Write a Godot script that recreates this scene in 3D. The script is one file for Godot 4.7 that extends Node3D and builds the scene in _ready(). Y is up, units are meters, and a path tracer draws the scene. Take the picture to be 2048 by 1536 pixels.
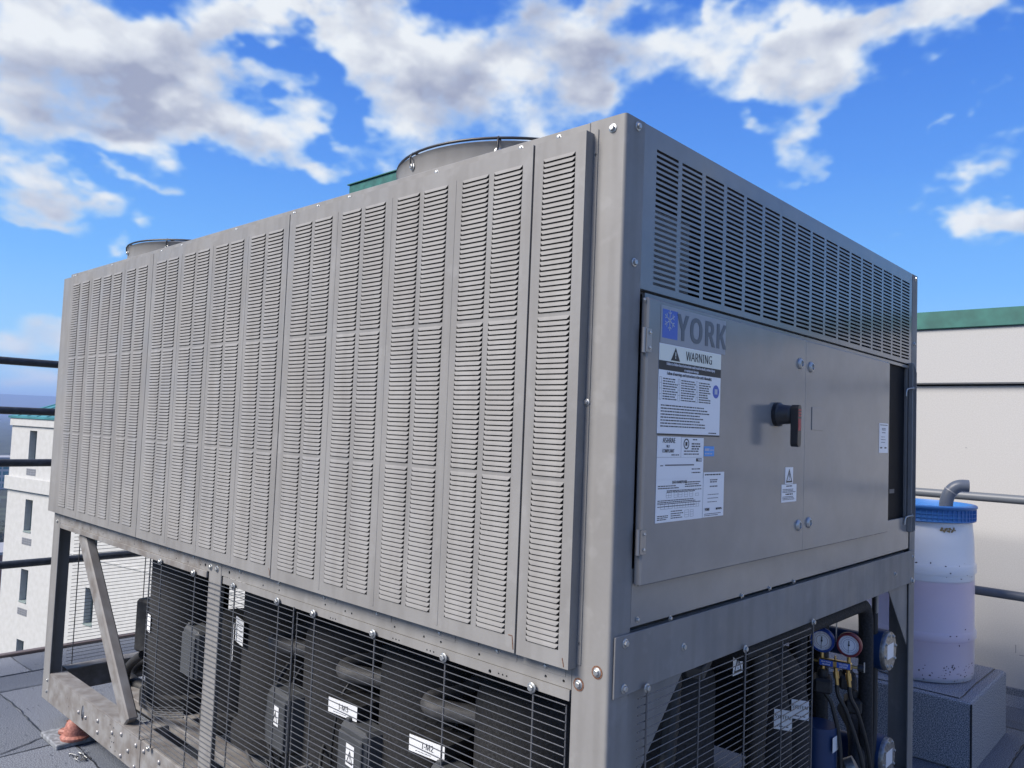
extends Node3D

# light and exposure
const EXPOSURE := 1.36
const SKY_ENERGY := 0.91
const SUN_ENERGY := 1.6
const SUN_SIZE := 30.0
const SUN_FROM := Vector3(-0.28, 0.66, 0.70)
var PAINT := Color(0.25, 0.248, 0.241).linear_to_srgb()
const CLOUDS = [[-76.27,21.04,3.03,2.53,-16.1,1],[-73.4,23.19,4.53,2.24,-5.2,1.0],[-69.25,22.73,5.38,2.62,-2.2,1.1],[-75.49,17.52,2.91,1.96,1.9,1.0],[-71.61,18.05,4.09,2.4,2.3,1.1],[-67.18,19.52,5.97,2.8,8.4,1.1],[-65.17,22.95,3.61,2.1,8.5,0.9],[-61.66,19.8,5.35,2.24,8.9,1.0],[-58.16,18.64,3.01,1.49,3.1,0.9],[-70.31,16.16,2.55,1.05,-0.2,0.7],[-65.77,17.25,3.41,1.24,-4.3,0.8],[-55.7,18.92,1.83,1.32,-6.9,0.8],[-60.43,21.88,1.92,1.44,21.0,0.5],[-67.68,26.81,2.0,1.26,15.8,-0.7],[-75.92,23.63,1.24,0.78,-46.4,-0.5],[-63.51,22.64,1.23,0.66,15.7,-0.5],[-58.41,22.95,3.49,1.22,18.9,-1.2],[-55.81,20.88,1.98,1.28,13.0,-0.9],[-71.16,22.16,0.96,0.84,-12.6,-0.35],[-75.15,16.56,1.59,0.58,6.9,-0.5],[-63.4,25.96,4.24,1.74,-6.4,1.0],[-57.92,26.25,6.36,2.7,0.9,1.1],[-51.39,26.1,7.34,3.3,-0.2,1.2],[-44.65,25.94,8.0,3.42,-3.4,1.2],[-37.94,27.02,5.08,3.3,-5.0,1.1],[-53.4,22.76,3.33,1.76,9.8,0.9],[-48.23,22.55,4.45,1.76,1.7,0.8],[-41.13,22.88,3.15,1.44,-31.6,0.7],[-48.85,20.2,4.17,1.19,1.7,0.75],[-35.62,24.83,2.69,1.86,-28.3,0.8],[-42.18,21.21,2.13,1.16,-21.6,0.6],[-37.79,23.57,2.03,1.28,0.0,-0.3],[-40.07,24.51,2.02,0.78,-30.0,-0.25],[-30.57,26.51,2.42,1.8,-21.4,0.75],[-26.38,27.99,3.11,1.31,-14.5,0.8],[-29.92,28.56,2.22,1.16,-24.6,0.7],[-26.29,24.71,3.83,1.65,-2.6,0.9],[-22.92,25.3,4.94,1.95,-9.4,1.1],[-18.72,25.38,5.25,2.03,-10.1,1.1],[-14.19,25.81,5.05,1.75,-11.2,1.1],[-10.55,26.45,3.74,1.3,-6.1,0.9],[-21.54,22.45,2.38,1.71,-34.2,0.85],[-22.16,20.5,1.86,1.08,-24.5,0.75],[-28.0,23.75,1.93,0.78,3.6,0.5],[-19.96,23.79,0.89,1.74,37.8,-0.35],[-13.85,20.09,0.77,0.52,-31.6,0.6],[-11.07,21.74,0.74,0.5,-19.1,0.6],[-10.49,13.94,2.29,1.8,-3.2,1.3],[-11.84,13.46,1.37,0.99,4.2,0.9],[-16.41,12.88,0.82,0.45,3.9,0.5],[-75.53,14.25,3.34,1.35,-3.2,1.0],[-73.06,14.11,1.6,0.93,-0.8,0.7],[-76.87,14.57,1.55,1.74,-13.4,0.8],[-74.2,12.38,1.93,0.66,3.7,0.8],[-76.19,12.18,1.29,0.7,-8.9,0.8],[-69.86,13.72,1.14,0.9,19.9,0.85],[-70.41,11.15,0.75,0.83,-8.0,0.8],[-68.98,11.61,0.53,0.45,-7.8,0.5],[-73.84,4.69,2.16,0.81,1.7,1.3],[-75.39,3.85,1.57,0.68,-2.6,1.2],[-73.34,5.3,1.4,0.71,-6.1,1.1],[-74.5,2.31,2.43,0.43,0.8,0.9],[-75.24,1.45,1.56,0.31,-2.2,0.8],[-73.12,1.83,1.35,0.38,0.8,0.9],[-77.65,3.35,1.68,0.6,-4.8,1.0]]
const GREYS = [[-69.64,19.51,4.34,1.35,8.0,0.8],[-64.91,18.82,4.11,1.24,8.9,0.8],[-73.14,19.51,3.28,1.16,0.1,0.4],[-46.53,25.85,8.91,2.48,1.7,0.8],[-39.02,26.09,4.78,2.17,0.0,0.7],[-52.16,26.64,5.31,1.8,2.8,0.6],[-74.41,13.56,2.4,0.66,-2.8,0.3],[-19.65,24.63,5.87,1.2,-7.2,0.35],[-74.58,3.61,2.09,0.26,-2.6,0.4],[-61.9,23.52,2.53,0.9,5.9,0.3]]


# ---------------------------------------------------------------- mesh builder
class MB:
	var v := PackedVector3Array()
	var n := PackedVector3Array()
	var t := PackedVector2Array()
	func tri(a: Vector3, b: Vector3, c: Vector3, na: Vector3, nb: Vector3, nc: Vector3, ua := Vector2.ZERO, ub := Vector2.ZERO, uc := Vector2.ZERO) -> void:
		if (b - a).cross(c - a).dot(na + nb + nc) > 0.0:
			v.append(a); v.append(c); v.append(b)
			n.append(na); n.append(nc); n.append(nb)
			t.append(ua); t.append(uc); t.append(ub)
		else:
			v.append(a); v.append(b); v.append(c)
			n.append(na); n.append(nb); n.append(nc)
			t.append(ua); t.append(ub); t.append(uc)
	func quad(a: Vector3, b: Vector3, c: Vector3, d: Vector3, out: Vector3) -> void:
		var m := (b - a).cross(c - a)
		if m.length_squared() < 1e-20:
			m = (c - a).cross(d - a)
		m = m.normalized()
		if m.dot(out) < 0.0:
			m = -m
		tri(a, b, c, m, m, m, Vector2(0, 1), Vector2(1, 1), Vector2(1, 0))
		tri(a, c, d, m, m, m, Vector2(0, 1), Vector2(1, 0), Vector2(0, 0))
	func flat(a: Vector3, b: Vector3, c: Vector3, out: Vector3) -> void:
		var m := (b - a).cross(c - a).normalized()
		if m.dot(out) < 0.0:
			m = -m
		tri(a, b, c, m, m, m)
	func squad(a: Vector3, b: Vector3, c: Vector3, d: Vector3, na: Vector3, nb: Vector3, nc: Vector3, nd: Vector3) -> void:
		tri(a, b, c, na, nb, nc)
		tri(a, c, d, na, nc, nd)
	# box from corner to corner, chamfered by e
	func box(lo: Vector3, hi: Vector3, e := 0.0) -> void:
		obox((lo + hi) * 0.5, (hi - lo).abs(), Basis.IDENTITY, e)
	func obox(c: Vector3, s: Vector3, b := Basis.IDENTITY, e := 0.0) -> void:
		var h := s * 0.5
		e = minf(e, minf(h.x, minf(h.y, h.z)) * 0.9)
		for ax in 3:
			var i := (ax + 1) % 3
			var j := (ax + 2) % 3
			for sg in [-1.0, 1.0]:
				var p: Array[Vector3] = []
				for q in [[-1, -1], [1, -1], [1, 1], [-1, 1]]:
					var w := Vector3.ZERO
					w[ax] = sg * h[ax]
					w[i] = q[0] * (h[i] - e)
					w[j] = q[1] * (h[j] - e)
					p.append(c + b * w)
				var o := Vector3.ZERO
				o[ax] = sg
				quad(p[0], p[1], p[2], p[3], b * o)
		if e <= 0.0:
			return
		for ax in 3:
			var i := (ax + 1) % 3
			var j := (ax + 2) % 3
			for si in [-1.0, 1.0]:
				for sj in [-1.0, 1.0]:
					var p: Array[Vector3] = []
					for q in [[-1, 0], [1, 0], [1, 1], [-1, 1]]:
						var w := Vector3.ZERO
						w[ax] = q[0] * (h[ax] - e)
						w[i] = si * (h[i] - (e if q[1] == 1 else 0.0))
						w[j] = sj * (h[j] - (0.0 if q[1] == 1 else e))
						p.append(c + b * w)
					var o := Vector3.ZERO
					o[i] = si
					o[j] = sj
					quad(p[0], p[1], p[2], p[3], b * o)
		for sx in [-1.0, 1.0]:
			for sy in [-1.0, 1.0]:
				for sz in [-1.0, 1.0]:
					var k := Vector3(sx, sy, sz)
					var p0 := c + b * (k * Vector3(h.x, h.y - e, h.z - e))
					var p1 := c + b * (k * Vector3(h.x - e, h.y, h.z - e))
					var p2 := c + b * (k * Vector3(h.x - e, h.y - e, h.z))
					flat(p0, p1, p2, b * k)
	# sheet facing +z at depth z, with real round or oval holes [x, y, rx, ry]
	func perforated(x0: float, x1: float, y0: float, y1: float, z: float, list: Array) -> void:
		var hs := list.duplicate()
		hs.sort_custom(func(p, q): return p[0] < q[0])
		var groups := []
		for h in hs:
			var a: float = h[0] - h[2] * 1.25
			var b: float = h[0] + h[2] * 1.25
			if groups.size() > 0 and a < groups[-1][1]:
				groups[-1][1] = maxf(groups[-1][1], b)
				groups[-1][2].append(h)
			else:
				groups.append([a, b, [h]])
		var x := x0
		for g in groups:
			quad(Vector3(x, y0, z), Vector3(g[0], y0, z), Vector3(g[0], y1, z), Vector3(x, y1, z), Vector3.BACK)
			var y := y0
			var inside: Array = g[2]
			inside.sort_custom(func(p, q): return p[1] < q[1])
			for h in inside:
				var c0: float = h[1] - h[3] * 1.2
				var c1: float = h[1] + h[3] * 1.2
				if c0 < y or c1 > y1:
					continue
				quad(Vector3(g[0], y, z), Vector3(g[1], y, z), Vector3(g[1], c0, z), Vector3(g[0], c0, z), Vector3.BACK)
				y = c1
				var angles := []
				for k in 16:
					angles.append(TAU * k / 16.0)
				for cx in [g[0], g[1]]:
					for cy in [c0, c1]:
						angles.append(fposmod(atan2(cy - h[1], cx - h[0]), TAU))
				angles.sort()
				for k in angles.size():
					var o := []
					for t in [angles[k], angles[(k + 1) % angles.size()]]:
						var d := Vector2(cos(t), sin(t))
						var far := 1e9
						if absf(d.x) > 1e-9:
							far = minf(far, ((g[1] if d.x > 0 else g[0]) - h[0]) / d.x)
						if absf(d.y) > 1e-9:
							far = minf(far, ((c1 if d.y > 0 else c0) - h[1]) / d.y)
						var near := 1.0 / sqrt(pow(d.x / h[2], 2) + pow(d.y / h[3], 2))
						o.append(Vector3(h[0] + d.x * far, h[1] + d.y * far, z))
						o.append(Vector3(h[0] + d.x * near, h[1] + d.y * near, z))
					if o[0].distance_to(o[2]) < 1e-7:
						continue
					quad(o[0], o[2], o[3], o[1], Vector3.BACK)
					var back := Vector3(0, 0, -0.0035)
					quad(o[1], o[3], o[3] + back, o[1] + back, Vector3(h[0], h[1], z) - o[1])
			quad(Vector3(g[0], y, z), Vector3(g[1], y, z), Vector3(g[1], y1, z), Vector3(g[0], y1, z), Vector3.BACK)
			x = g[1]
		quad(Vector3(x, y0, z), Vector3(x1, y0, z), Vector3(x1, y1, z), Vector3(x, y1, z), Vector3.BACK)
		var e := Vector3(0, 0, -0.004)
		for q in [[Vector3(x0, y0, z), Vector3(x1, y0, z), Vector3.DOWN], [Vector3(x0, y1, z), Vector3(x1, y1, z), Vector3.UP], [Vector3(x0, y0, z), Vector3(x0, y1, z), Vector3.LEFT], [Vector3(x1, y0, z), Vector3(x1, y1, z), Vector3.RIGHT]]:
			quad(q[0], q[1], q[1] + e, q[0] + e, q[2])
	# straight round bar
	func rod(p0: Vector3, p1: Vector3, r0: float, r1 := -1.0, sides := 12, caps := true) -> void:
		if r1 < 0.0:
			r1 = r0
		var d := (p1 - p0).normalized()
		var x := d.cross(Vector3.UP if absf(d.y) < 0.9 else Vector3.RIGHT).normalized()
		var y := d.cross(x)
		for k in sides:
			var a0 := TAU * k / sides
			var a1 := TAU * (k + 1) / sides
			var n0 := x * cos(a0) + y * sin(a0)
			var n1 := x * cos(a1) + y * sin(a1)
			squad(p0 + n0 * r0, p0 + n1 * r0, p1 + n1 * r1, p1 + n0 * r1, n0, n1, n1, n0)
			if caps:
				if r0 > 0.0:
					tri(p0, p0 + n0 * r0, p0 + n1 * r0, -d, -d, -d)
				if r1 > 0.0:
					tri(p1, p1 + n0 * r1, p1 + n1 * r1, d, d, d)
	# tube along a path
	func tube(path: Array, r: float, sides := 10, ribs := 0.0, caps := true) -> void:
		var m := path.size()
		var rings: Array = []
		var norms: Array = []
		var ref := Vector3.UP
		for i in m:
			var d: Vector3 = (path[mini(i + 1, m - 1)] - path[maxi(i - 1, 0)]).normalized()
			if i == 0 and absf(d.y) > 0.9:
				ref = Vector3.RIGHT
			var x := (ref - d * ref.dot(d)).normalized()
			ref = x
			var y := d.cross(x)
			var ring: Array[Vector3] = []
			var nn: Array[Vector3] = []
			var rr := r * (1.0 + (ribs if i % 2 == 0 else 0.0))
			for k in sides:
				var a := TAU * k / sides
				var q := x * cos(a) + y * sin(a)
				nn.append(q)
				ring.append(path[i] + q * rr)
			rings.append(ring)
			norms.append(nn)
		for i in m - 1:
			for k in sides:
				var l := (k + 1) % sides
				squad(rings[i][k], rings[i][l], rings[i + 1][l], rings[i + 1][k], norms[i][k], norms[i][l], norms[i + 1][l], norms[i + 1][k])
		for e in ([0, m - 1] if caps else []):
			var d: Vector3 = (path[1] - path[0]) if e == 0 else (path[m - 1] - path[m - 2])
			d = d.normalized() * (-1.0 if e == 0 else 1.0)
			for k in sides:
				tri(path[e], rings[e][k], rings[e][(k + 1) % sides], d, d, d)
	# profile of (radius, along) turned about an axis through o
	func lathe(o: Vector3, prof: Array, b := Basis.IDENTITY, sides := 32, crisp := false) -> void:
		var m := prof.size()
		for i in m - 1:
			var p: Vector2 = prof[i]
			var q: Vector2 = prof[i + 1]
			var e := q - p
			if e.length() < 1e-7:
				continue
			var ns := Vector2(e.y, -e.x).normalized()
			var np := ns
			var nq := ns
			if not crisp:
				if i > 0:
					var e0: Vector2 = p - prof[i - 1]
					var n0 := Vector2(e0.y, -e0.x).normalized()
					if n0.dot(ns) > 0.6:
						np = (n0 + ns).normalized()
				if i < m - 2:
					var e1: Vector2 = prof[i + 2] - q
					var n1 := Vector2(e1.y, -e1.x).normalized()
					if n1.dot(ns) > 0.6:
						nq = (n1 + ns).normalized()
			for k in sides:
				var a0 := TAU * k / sides
				var a1 := TAU * (k + 1) / sides
				var c0 := Vector3(cos(a0), 0, sin(a0))
				var c1 := Vector3(cos(a1), 0, sin(a1))
				var U := Vector3.UP
				squad(o + b * (c0 * p.x + U * p.y), o + b * (c1 * p.x + U * p.y), o + b * (c1 * q.x + U * q.y), o + b * (c0 * q.x + U * q.y),
					b * (c0 * np.x + U * np.y), b * (c1 * np.x + U * np.y), b * (c1 * nq.x + U * nq.y), b * (c0 * nq.x + U * nq.y))
	# closed outline (x, z) raised from y0 to y1
	func extrude(poly: Array, y0: float, y1: float) -> void:
		var pts := PackedVector2Array(poly)
		var area := 0.0
		for i in pts.size():
			var a := pts[i]
			var b := pts[(i + 1) % pts.size()]
			area += a.cross(b)
		for i in pts.size():
			var a := pts[i]
			var b := pts[(i + 1) % pts.size()]
			var e := b - a
			var o := Vector2(e.y, -e.x) * (1.0 if area > 0.0 else -1.0)
			quad(Vector3(a.x, y0, a.y), Vector3(b.x, y0, b.y), Vector3(b.x, y1, b.y), Vector3(a.x, y1, a.y), Vector3(o.x, 0, o.y))
		var ids := Geometry2D.triangulate_polygon(pts)
		for k in range(0, ids.size(), 3):
			for yy in [[y0, Vector3.DOWN], [y1, Vector3.UP]]:
				var p := [pts[ids[k]], pts[ids[k + 1]], pts[ids[k + 2]]]
				flat(Vector3(p[0].x, yy[0], p[0].y), Vector3(p[1].x, yy[0], p[1].y), Vector3(p[2].x, yy[0], p[2].y), yy[1])
	func mesh() -> ArrayMesh:
		var a := []
		a.resize(Mesh.ARRAY_MAX)
		a[Mesh.ARRAY_VERTEX] = v
		a[Mesh.ARRAY_NORMAL] = n
		a[Mesh.ARRAY_TEX_UV] = t
		var m := ArrayMesh.new()
		m.add_surface_from_arrays(Mesh.PRIMITIVE_TRIANGLES, a)
		return m

# ---------------------------------------------------------------- node helpers
var M := {}
var names := {}
var fonts := {}

func numbered(called: String) -> String:
	var k: int = names.get(called, 0)
	names[called] = k + 1
	return called if k == 0 else "%s_%03d" % [called, k]

func thing(called: String, label: String, category: String, at := Vector3.ZERO, group := "", turn := 0.0) -> Node3D:
	var o := Node3D.new()
	o.name = numbered(called)
	add_child(o, true)
	o.position = at
	o.rotation.y = turn
	o.set_meta("label", label)
	o.set_meta("category", category)
	if group:
		o.set_meta("group", group)
	return o

func part(parent: Node, called: String, what, m: Material, at := Vector3.ZERO, b := Basis.IDENTITY) -> MeshInstance3D:
	var o := MeshInstance3D.new()
	o.name = called
	o.mesh = what.mesh() if what is MB else what
	o.material_override = m
	parent.add_child(o, true)
	o.transform = Transform3D(b, at)
	return o

func structure(called: String, what, m: Material) -> MeshInstance3D:
	var o := part(self, called, what, m)
	o.set_meta("kind", "structure")
	return o

func lettering(parent: Node, words: String, at: Vector3, b: Basis, h: float, m: Material, bold := false, squeeze := 1.0, align := HORIZONTAL_ALIGNMENT_CENTER) -> MeshInstance3D:
	var k := "b" if bold else "r"
	if not fonts.has(k):
		var f := SystemFont.new()
		f.font_names = PackedStringArray(["Droid Sans"])
		f.font_weight = 700 if bold else 400
		fonts[k] = f
	var tm := TextMesh.new()
	tm.font = fonts[k]
	tm.text = words
	tm.font_size = 32
	tm.pixel_size = h / 32.0 / 0.72
	tm.depth = 0.0004
	tm.curve_step = 4.0
	tm.horizontal_alignment = align
	var o := MeshInstance3D.new()
	o.name = "lettering"
	o.mesh = tm
	o.material_override = m
	parent.add_child(o, true)
	o.transform = Transform3D(b * Basis.from_scale(Vector3(squeeze, 1, 1)), at)
	return o

# ---------------------------------------------------------------- materials
func noise_tex(sd: int, freq: float, octaves: int, a: Color, b: Color, size := 512, push := 1.0, mid := 0.5, stretch := 1.0) -> ImageTexture:
	var f := FastNoiseLite.new()
	f.seed = sd
	f.noise_type = FastNoiseLite.TYPE_SIMPLEX_SMOOTH
	f.frequency = freq
	f.fractal_octaves = octaves
	f.fractal_gain = 0.55
	var src := f.get_seamless_image(size, size)
	src.convert(Image.FORMAT_L8)
	var d := src.get_data()
	var out := PackedByteArray()
	out.resize(size * size * 3)
	var ramp := []
	for i in 256:
		var k := clampf((i / 255.0 - mid) * push + 0.5, 0.0, 1.0)
		var c := a.lerp(b, k)
		ramp.append([c.r8, c.g8, c.b8])
	for y in size:
		for x in size:
			var yy := int(y * stretch) % size
			var r: Array = ramp[d[yy * size + x]]
			var o := (y * size + x) * 3
			out[o] = r[0]; out[o + 1] = r[1]; out[o + 2] = r[2]
	return ImageTexture.create_from_image(Image.create_from_data(size, size, false, Image.FORMAT_RGB8, out))

# painted sheet steel out of doors: faint blotches, rain streaks and pale rubbed scuffs
func weathered(sd: int, depth: float, tint: Color) -> ImageTexture:
	var n := 512
	var src := []
	for q in [[sd, 0.008, 4], [sd + 1, 0.035, 3], [sd + 2, 0.02, 5], [sd + 3, 0.12, 2]]:
		var f := FastNoiseLite.new()
		f.seed = q[0]
		f.frequency = q[1]
		f.fractal_octaves = q[2]
		var im := f.get_seamless_image(n, n)
		im.convert(Image.FORMAT_L8)
		src.append(im.get_data())
	var out := PackedByteArray()
	out.resize(n * n * 3)
	for y in n:
		var ys := (y if y < n / 2 else n - 1 - y) / 14
		for x in n:
			var a: int = src[0][y * n + x]
			var b: int = src[1][ys * n + x]
			var c: int = src[2][y * n + x]
			var d: int = src[3][y * n + x]
			var k := 1.0 - depth * (0.55 * (255 - a) / 255.0 + 0.3 * clampf((150 - b) / 60.0, 0.0, 1.0) + 0.15 * (255 - d) / 255.0)
			if c > 182:
				k = minf(1.0, k + depth * 0.3 * minf((c - 182) / 30.0, 1.0))
			var w := 1.0 - k
			var o := (y * n + x) * 3
			out[o] = int(255.0 * (1.0 - w * tint.r)); out[o + 1] = int(255.0 * (1.0 - w * tint.g)); out[o + 2] = int(255.0 * (1.0 - w * tint.b))
	return ImageTexture.create_from_image(Image.create_from_data(n, n, false, Image.FORMAT_RGB8, out))

func normal_tex(sd: int, freq: float, octaves: int, strength: float, size := 512) -> ImageTexture:
	var f := FastNoiseLite.new()
	f.seed = sd
	f.frequency = freq
	f.fractal_octaves = octaves
	var im := f.get_seamless_image(size, size)
	im.convert(Image.FORMAT_RGBA8)
	im.bump_map_to_normal_map(strength)
	return ImageTexture.create_from_image(im)

func lin(r: float, g: float, b: float) -> Color:
	return Color(r, g, b).linear_to_srgb()

func mat(c: Color, rough := 0.6, metal := 0.0, spec := 0.5) -> StandardMaterial3D:
	var m := StandardMaterial3D.new()
	m.albedo_color = c
	m.roughness = rough
	m.metallic = metal
	m.metallic_specular = spec
	m.cull_mode = BaseMaterial3D.CULL_DISABLED
	return m

func textured(m: StandardMaterial3D, tex: Texture2D, metres: float, norm: Texture2D = null, nscale := 1.0, rough: Texture2D = null) -> StandardMaterial3D:
	m.albedo_texture = tex
	m.uv1_triplanar = true
	m.uv1_world_triplanar = true
	m.uv1_scale = Vector3.ONE / metres
	if norm:
		m.normal_enabled = true
		m.normal_texture = norm
		m.normal_scale = nscale
	if rough:
		m.roughness_texture = rough
		m.roughness_texture_channel = BaseMaterial3D.TEXTURE_CHANNEL_RED
	return m

func make_materials() -> void:
	var dusty := weathered(3, 0.13, Color(0.9, 0.95, 1.0))
	var gloss_a := noise_tex(5, 0.01, 4, Color(0.62, 0.62, 0.62), Color(1, 1, 1), 512, 1.5)
	M.paint = textured(mat(PAINT, 0.7, 0.0, 0.4), dusty, 1.3, null, 1.0, gloss_a)
	M.door = textured(mat(PAINT, 0.24, 0.0, 0.55), noise_tex(7, 0.012, 5, Color(0.95, 0.95, 0.95), Color(1, 1, 1), 512, 1.5), 1.1, normal_tex(8, 0.006, 2, 2.0), 0.04, gloss_a)
	M.base = textured(mat(PAINT, 0.6, 0.0, 0.4), noise_tex(11, 0.02, 6, Color(0.80, 0.765, 0.74), Color(1, 1, 1), 512, 1.4, 0.42), 1.1)
	M.galv = mat(lin(0.34, 0.33, 0.32), 0.42, 0.6)
	M.zinc = mat(lin(0.46, 0.47, 0.46), 0.42, 0.85)
	M.rust = textured(mat(lin(0.25, 0.14, 0.09), 0.8), noise_tex(13, 0.03, 4, Color(0.6, 0.5, 0.45), Color(1, 1, 1), 256, 1.6), 0.05)
	M.wire = mat(lin(0.085, 0.088, 0.093), 0.2, 0.0, 0.9)
	M.black = textured(mat(lin(0.028, 0.029, 0.031), 0.62), noise_tex(17, 0.02, 5, Color(0.6, 0.6, 0.6), Color(1, 1, 1), 512, 1.6), 0.4)
	M.foam = textured(mat(lin(0.03, 0.031, 0.033), 0.85), noise_tex(19, 0.05, 5, Color(0.55, 0.55, 0.55), Color(1, 1, 1), 512, 1.6), 0.3, normal_tex(20, 0.05, 4, 4.0), 0.5)
	M.rubber = mat(lin(0.018, 0.019, 0.02), 0.5)
	M.black_panel = mat(lin(0.008, 0.010, 0.014), 0.55, 0.0, 0.2)
	M.plastic_black = mat(lin(0.02, 0.021, 0.024), 0.4)
	M.grey_box = mat(lin(0.06, 0.065, 0.07), 0.5)
	M.pipe_grey = textured(mat(lin(0.10, 0.10, 0.10), 0.6), noise_tex(23, 0.02, 4, Color(0.7, 0.7, 0.7), Color(1, 1, 1), 256, 1.5), 0.3)
	M.copper = mat(lin(0.16, 0.085, 0.06), 0.6, 0.4)
	M.coil = mat(lin(0.012, 0.014, 0.018), 0.7)
	M.white_label = mat(lin(0.80, 0.82, 0.83), 0.35)
	M.cream_label = mat(lin(0.78, 0.80, 0.70), 0.35)
	M.ink = mat(lin(0.012, 0.013, 0.016), 0.5)
	M.soft_ink = mat(lin(0.1, 0.105, 0.115), 0.5)
	M.light_ink = mat(lin(0.75, 0.76, 0.78), 0.5)
	M.blue_print = mat(lin(0.03, 0.10, 0.46), 0.4)
	M.blue_tag = mat(lin(0.05, 0.30, 0.72), 0.4)
	M.red_print = mat(lin(0.45, 0.06, 0.06), 0.5)
	M.logo_bg = mat(lin(0.29, 0.31, 0.34), 0.35)
	M.logo_ink = mat(lin(0.085, 0.105, 0.13), 0.4)
	M.logo_blue = mat(lin(0.045, 0.12, 0.48), 0.4)
	M.snow = mat(lin(0.42, 0.47, 0.58), 0.4)
	M.blue_paint = mat(lin(0.008, 0.035, 0.11), 0.45)
	M.steel_plate = textured(mat(lin(0.45, 0.45, 0.43), 0.42, 0.7), noise_tex(29, 0.03, 4, Color(0.75, 0.73, 0.7), Color(1, 1, 1), 256, 1.5), 0.12)
	M.brass = mat(lin(0.62, 0.44, 0.17), 0.32, 0.95)
	M.gauge_blue = mat(lin(0.012, 0.05, 0.24), 0.4)
	M.gauge_red = mat(lin(0.15, 0.012, 0.02), 0.4)
	M.dial = mat(lin(0.74, 0.78, 0.84), 0.25)
	M.rail = textured(mat(lin(0.045, 0.052, 0.062), 0.42, 0.0, 0.5), noise_tex(31, 0.03, 4, Color(0.7, 0.7, 0.7), Color(1, 1, 1), 256, 1.5), 0.5)
	M.granule = textured(mat(lin(0.27, 0.295, 0.335), 0.95, 0.0, 0.2), noise_tex(37, 0.22, 3, Color(0.55, 0.56, 0.58), Color(1, 1, 1), 512, 2.0), 0.75, normal_tex(38, 0.4, 2, 4.0), 0.6)
	M.granule2 = textured(mat(lin(0.235, 0.26, 0.30), 0.95, 0.0, 0.2), noise_tex(41, 0.22, 3, Color(0.55, 0.56, 0.58), Color(1, 1, 1), 512, 2.0), 0.75, normal_tex(42, 0.4, 2, 4.0), 0.6)
	M.granule3 = textured(mat(lin(0.31, 0.335, 0.375), 0.95, 0.0, 0.2), noise_tex(43, 0.22, 3, Color(0.55, 0.56, 0.58), Color(1, 1, 1), 512, 2.0), 0.75, normal_tex(44, 0.4, 2, 4.0), 0.6)
	M.bitumen = mat(lin(0.018, 0.019, 0.02), 0.55)
	M.felt = textured(mat(lin(0.56, 0.575, 0.60), 0.95, 0.0, 0.2), noise_tex(45, 0.22, 3, Color(0.50, 0.51, 0.53), Color(1, 1, 1), 512, 2.0), 0.75, normal_tex(46, 0.4, 2, 4.0), 0.6)
	M.rail_grey = mat(lin(0.11, 0.125, 0.145), 0.45)
	M.stucco = textured(mat(lin(0.435, 0.435, 0.428), 0.95, 0.0, 0.2), noise_tex(47, 0.2, 4, Color(0.94, 0.938, 0.935), Color(1, 1, 1), 512, 1.5), 0.9, normal_tex(48, 0.3, 3, 2.0), 0.12)
	M.tower = textured(mat(lin(0.52, 0.525, 0.515), 0.95, 0.0, 0.2), noise_tex(53, 0.05, 6, Color(0.955, 0.955, 0.95), Color(1, 1, 1), 512, 1.7), 9.0)
	M.green = textured(mat(lin(0.03, 0.15, 0.125), 0.45, 0.0, 0.5), noise_tex(59, 0.01, 4, Color(0.8, 0.8, 0.8), Color(1, 1, 1), 512, 1.6), 1.2)
	M.teal = textured(mat(lin(0.06, 0.25, 0.27), 0.4, 0.0, 0.5), noise_tex(61, 0.01, 4, Color(0.8, 0.8, 0.8), Color(1, 1, 1), 256, 1.5), 4.0)
	M.sill = mat(lin(0.22, 0.28, 0.27), 0.6)
	M.glass = mat(lin(0.03, 0.045, 0.05), 0.08, 0.0, 0.6)
	M.vent_grey = mat(lin(0.17, 0.18, 0.2), 0.6)
	M.flashing = mat(lin(0.3, 0.31, 0.33), 0.5, 0.3)
	M.edge_brown = mat(lin(0.16, 0.12, 0.10), 0.5, 0.3)
	M.shell = mat(lin(0.88, 0.91, 0.95), 0.42, 0.0, 0.5)
	M.shell.transparency = BaseMaterial3D.TRANSPARENCY_ALPHA
	M.shell.albedo_color.a = 0.46
	M.liquid = mat(lin(0.74, 0.5, 0.68), 0.3)
	M.lid_blue = mat(lin(0.035, 0.16, 0.44), 0.5)
	M.lid_white = mat(lin(0.88, 0.9, 0.93), 0.5)
	M.pvc = mat(lin(0.10, 0.12, 0.155), 0.4)
	M.grime = mat(lin(0.06, 0.05, 0.06), 0.8)
	M.glue = mat(lin(0.22, 0.16, 0.07), 0.7)
	M.pad = textured(mat(lin(0.30, 0.32, 0.34), 0.8), noise_tex(67, 0.03, 4, Color(0.7, 0.7, 0.7), Color(1, 1, 1), 256, 1.5), 0.3)
	M.iso = textured(mat(lin(0.52, 0.22, 0.16), 0.6), noise_tex(71, 0.03, 4, Color(0.65, 0.6, 0.6), Color(1, 1, 1), 256, 1.6), 0.12)
	M.grass = textured(mat(lin(0.05, 0.065, 0.04), 1.0), noise_tex(73, 0.02, 5, Color(0.5, 0.5, 0.5), Color(1, 1, 1), 512, 1.6), 260.0)
	M.hill = textured(mat(lin(0.05, 0.055, 0.06), 1.0), noise_tex(79, 0.02, 5, Color(0.6, 0.6, 0.6), Color(1, 1, 1), 512, 1.6), 900.0)
	M.house = [mat(lin(0.6, 0.55, 0.45), 0.9), mat(lin(0.5, 0.48, 0.46), 0.9), mat(lin(0.65, 0.6, 0.5), 0.9), mat(lin(0.32, 0.16, 0.12), 0.9)]
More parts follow.
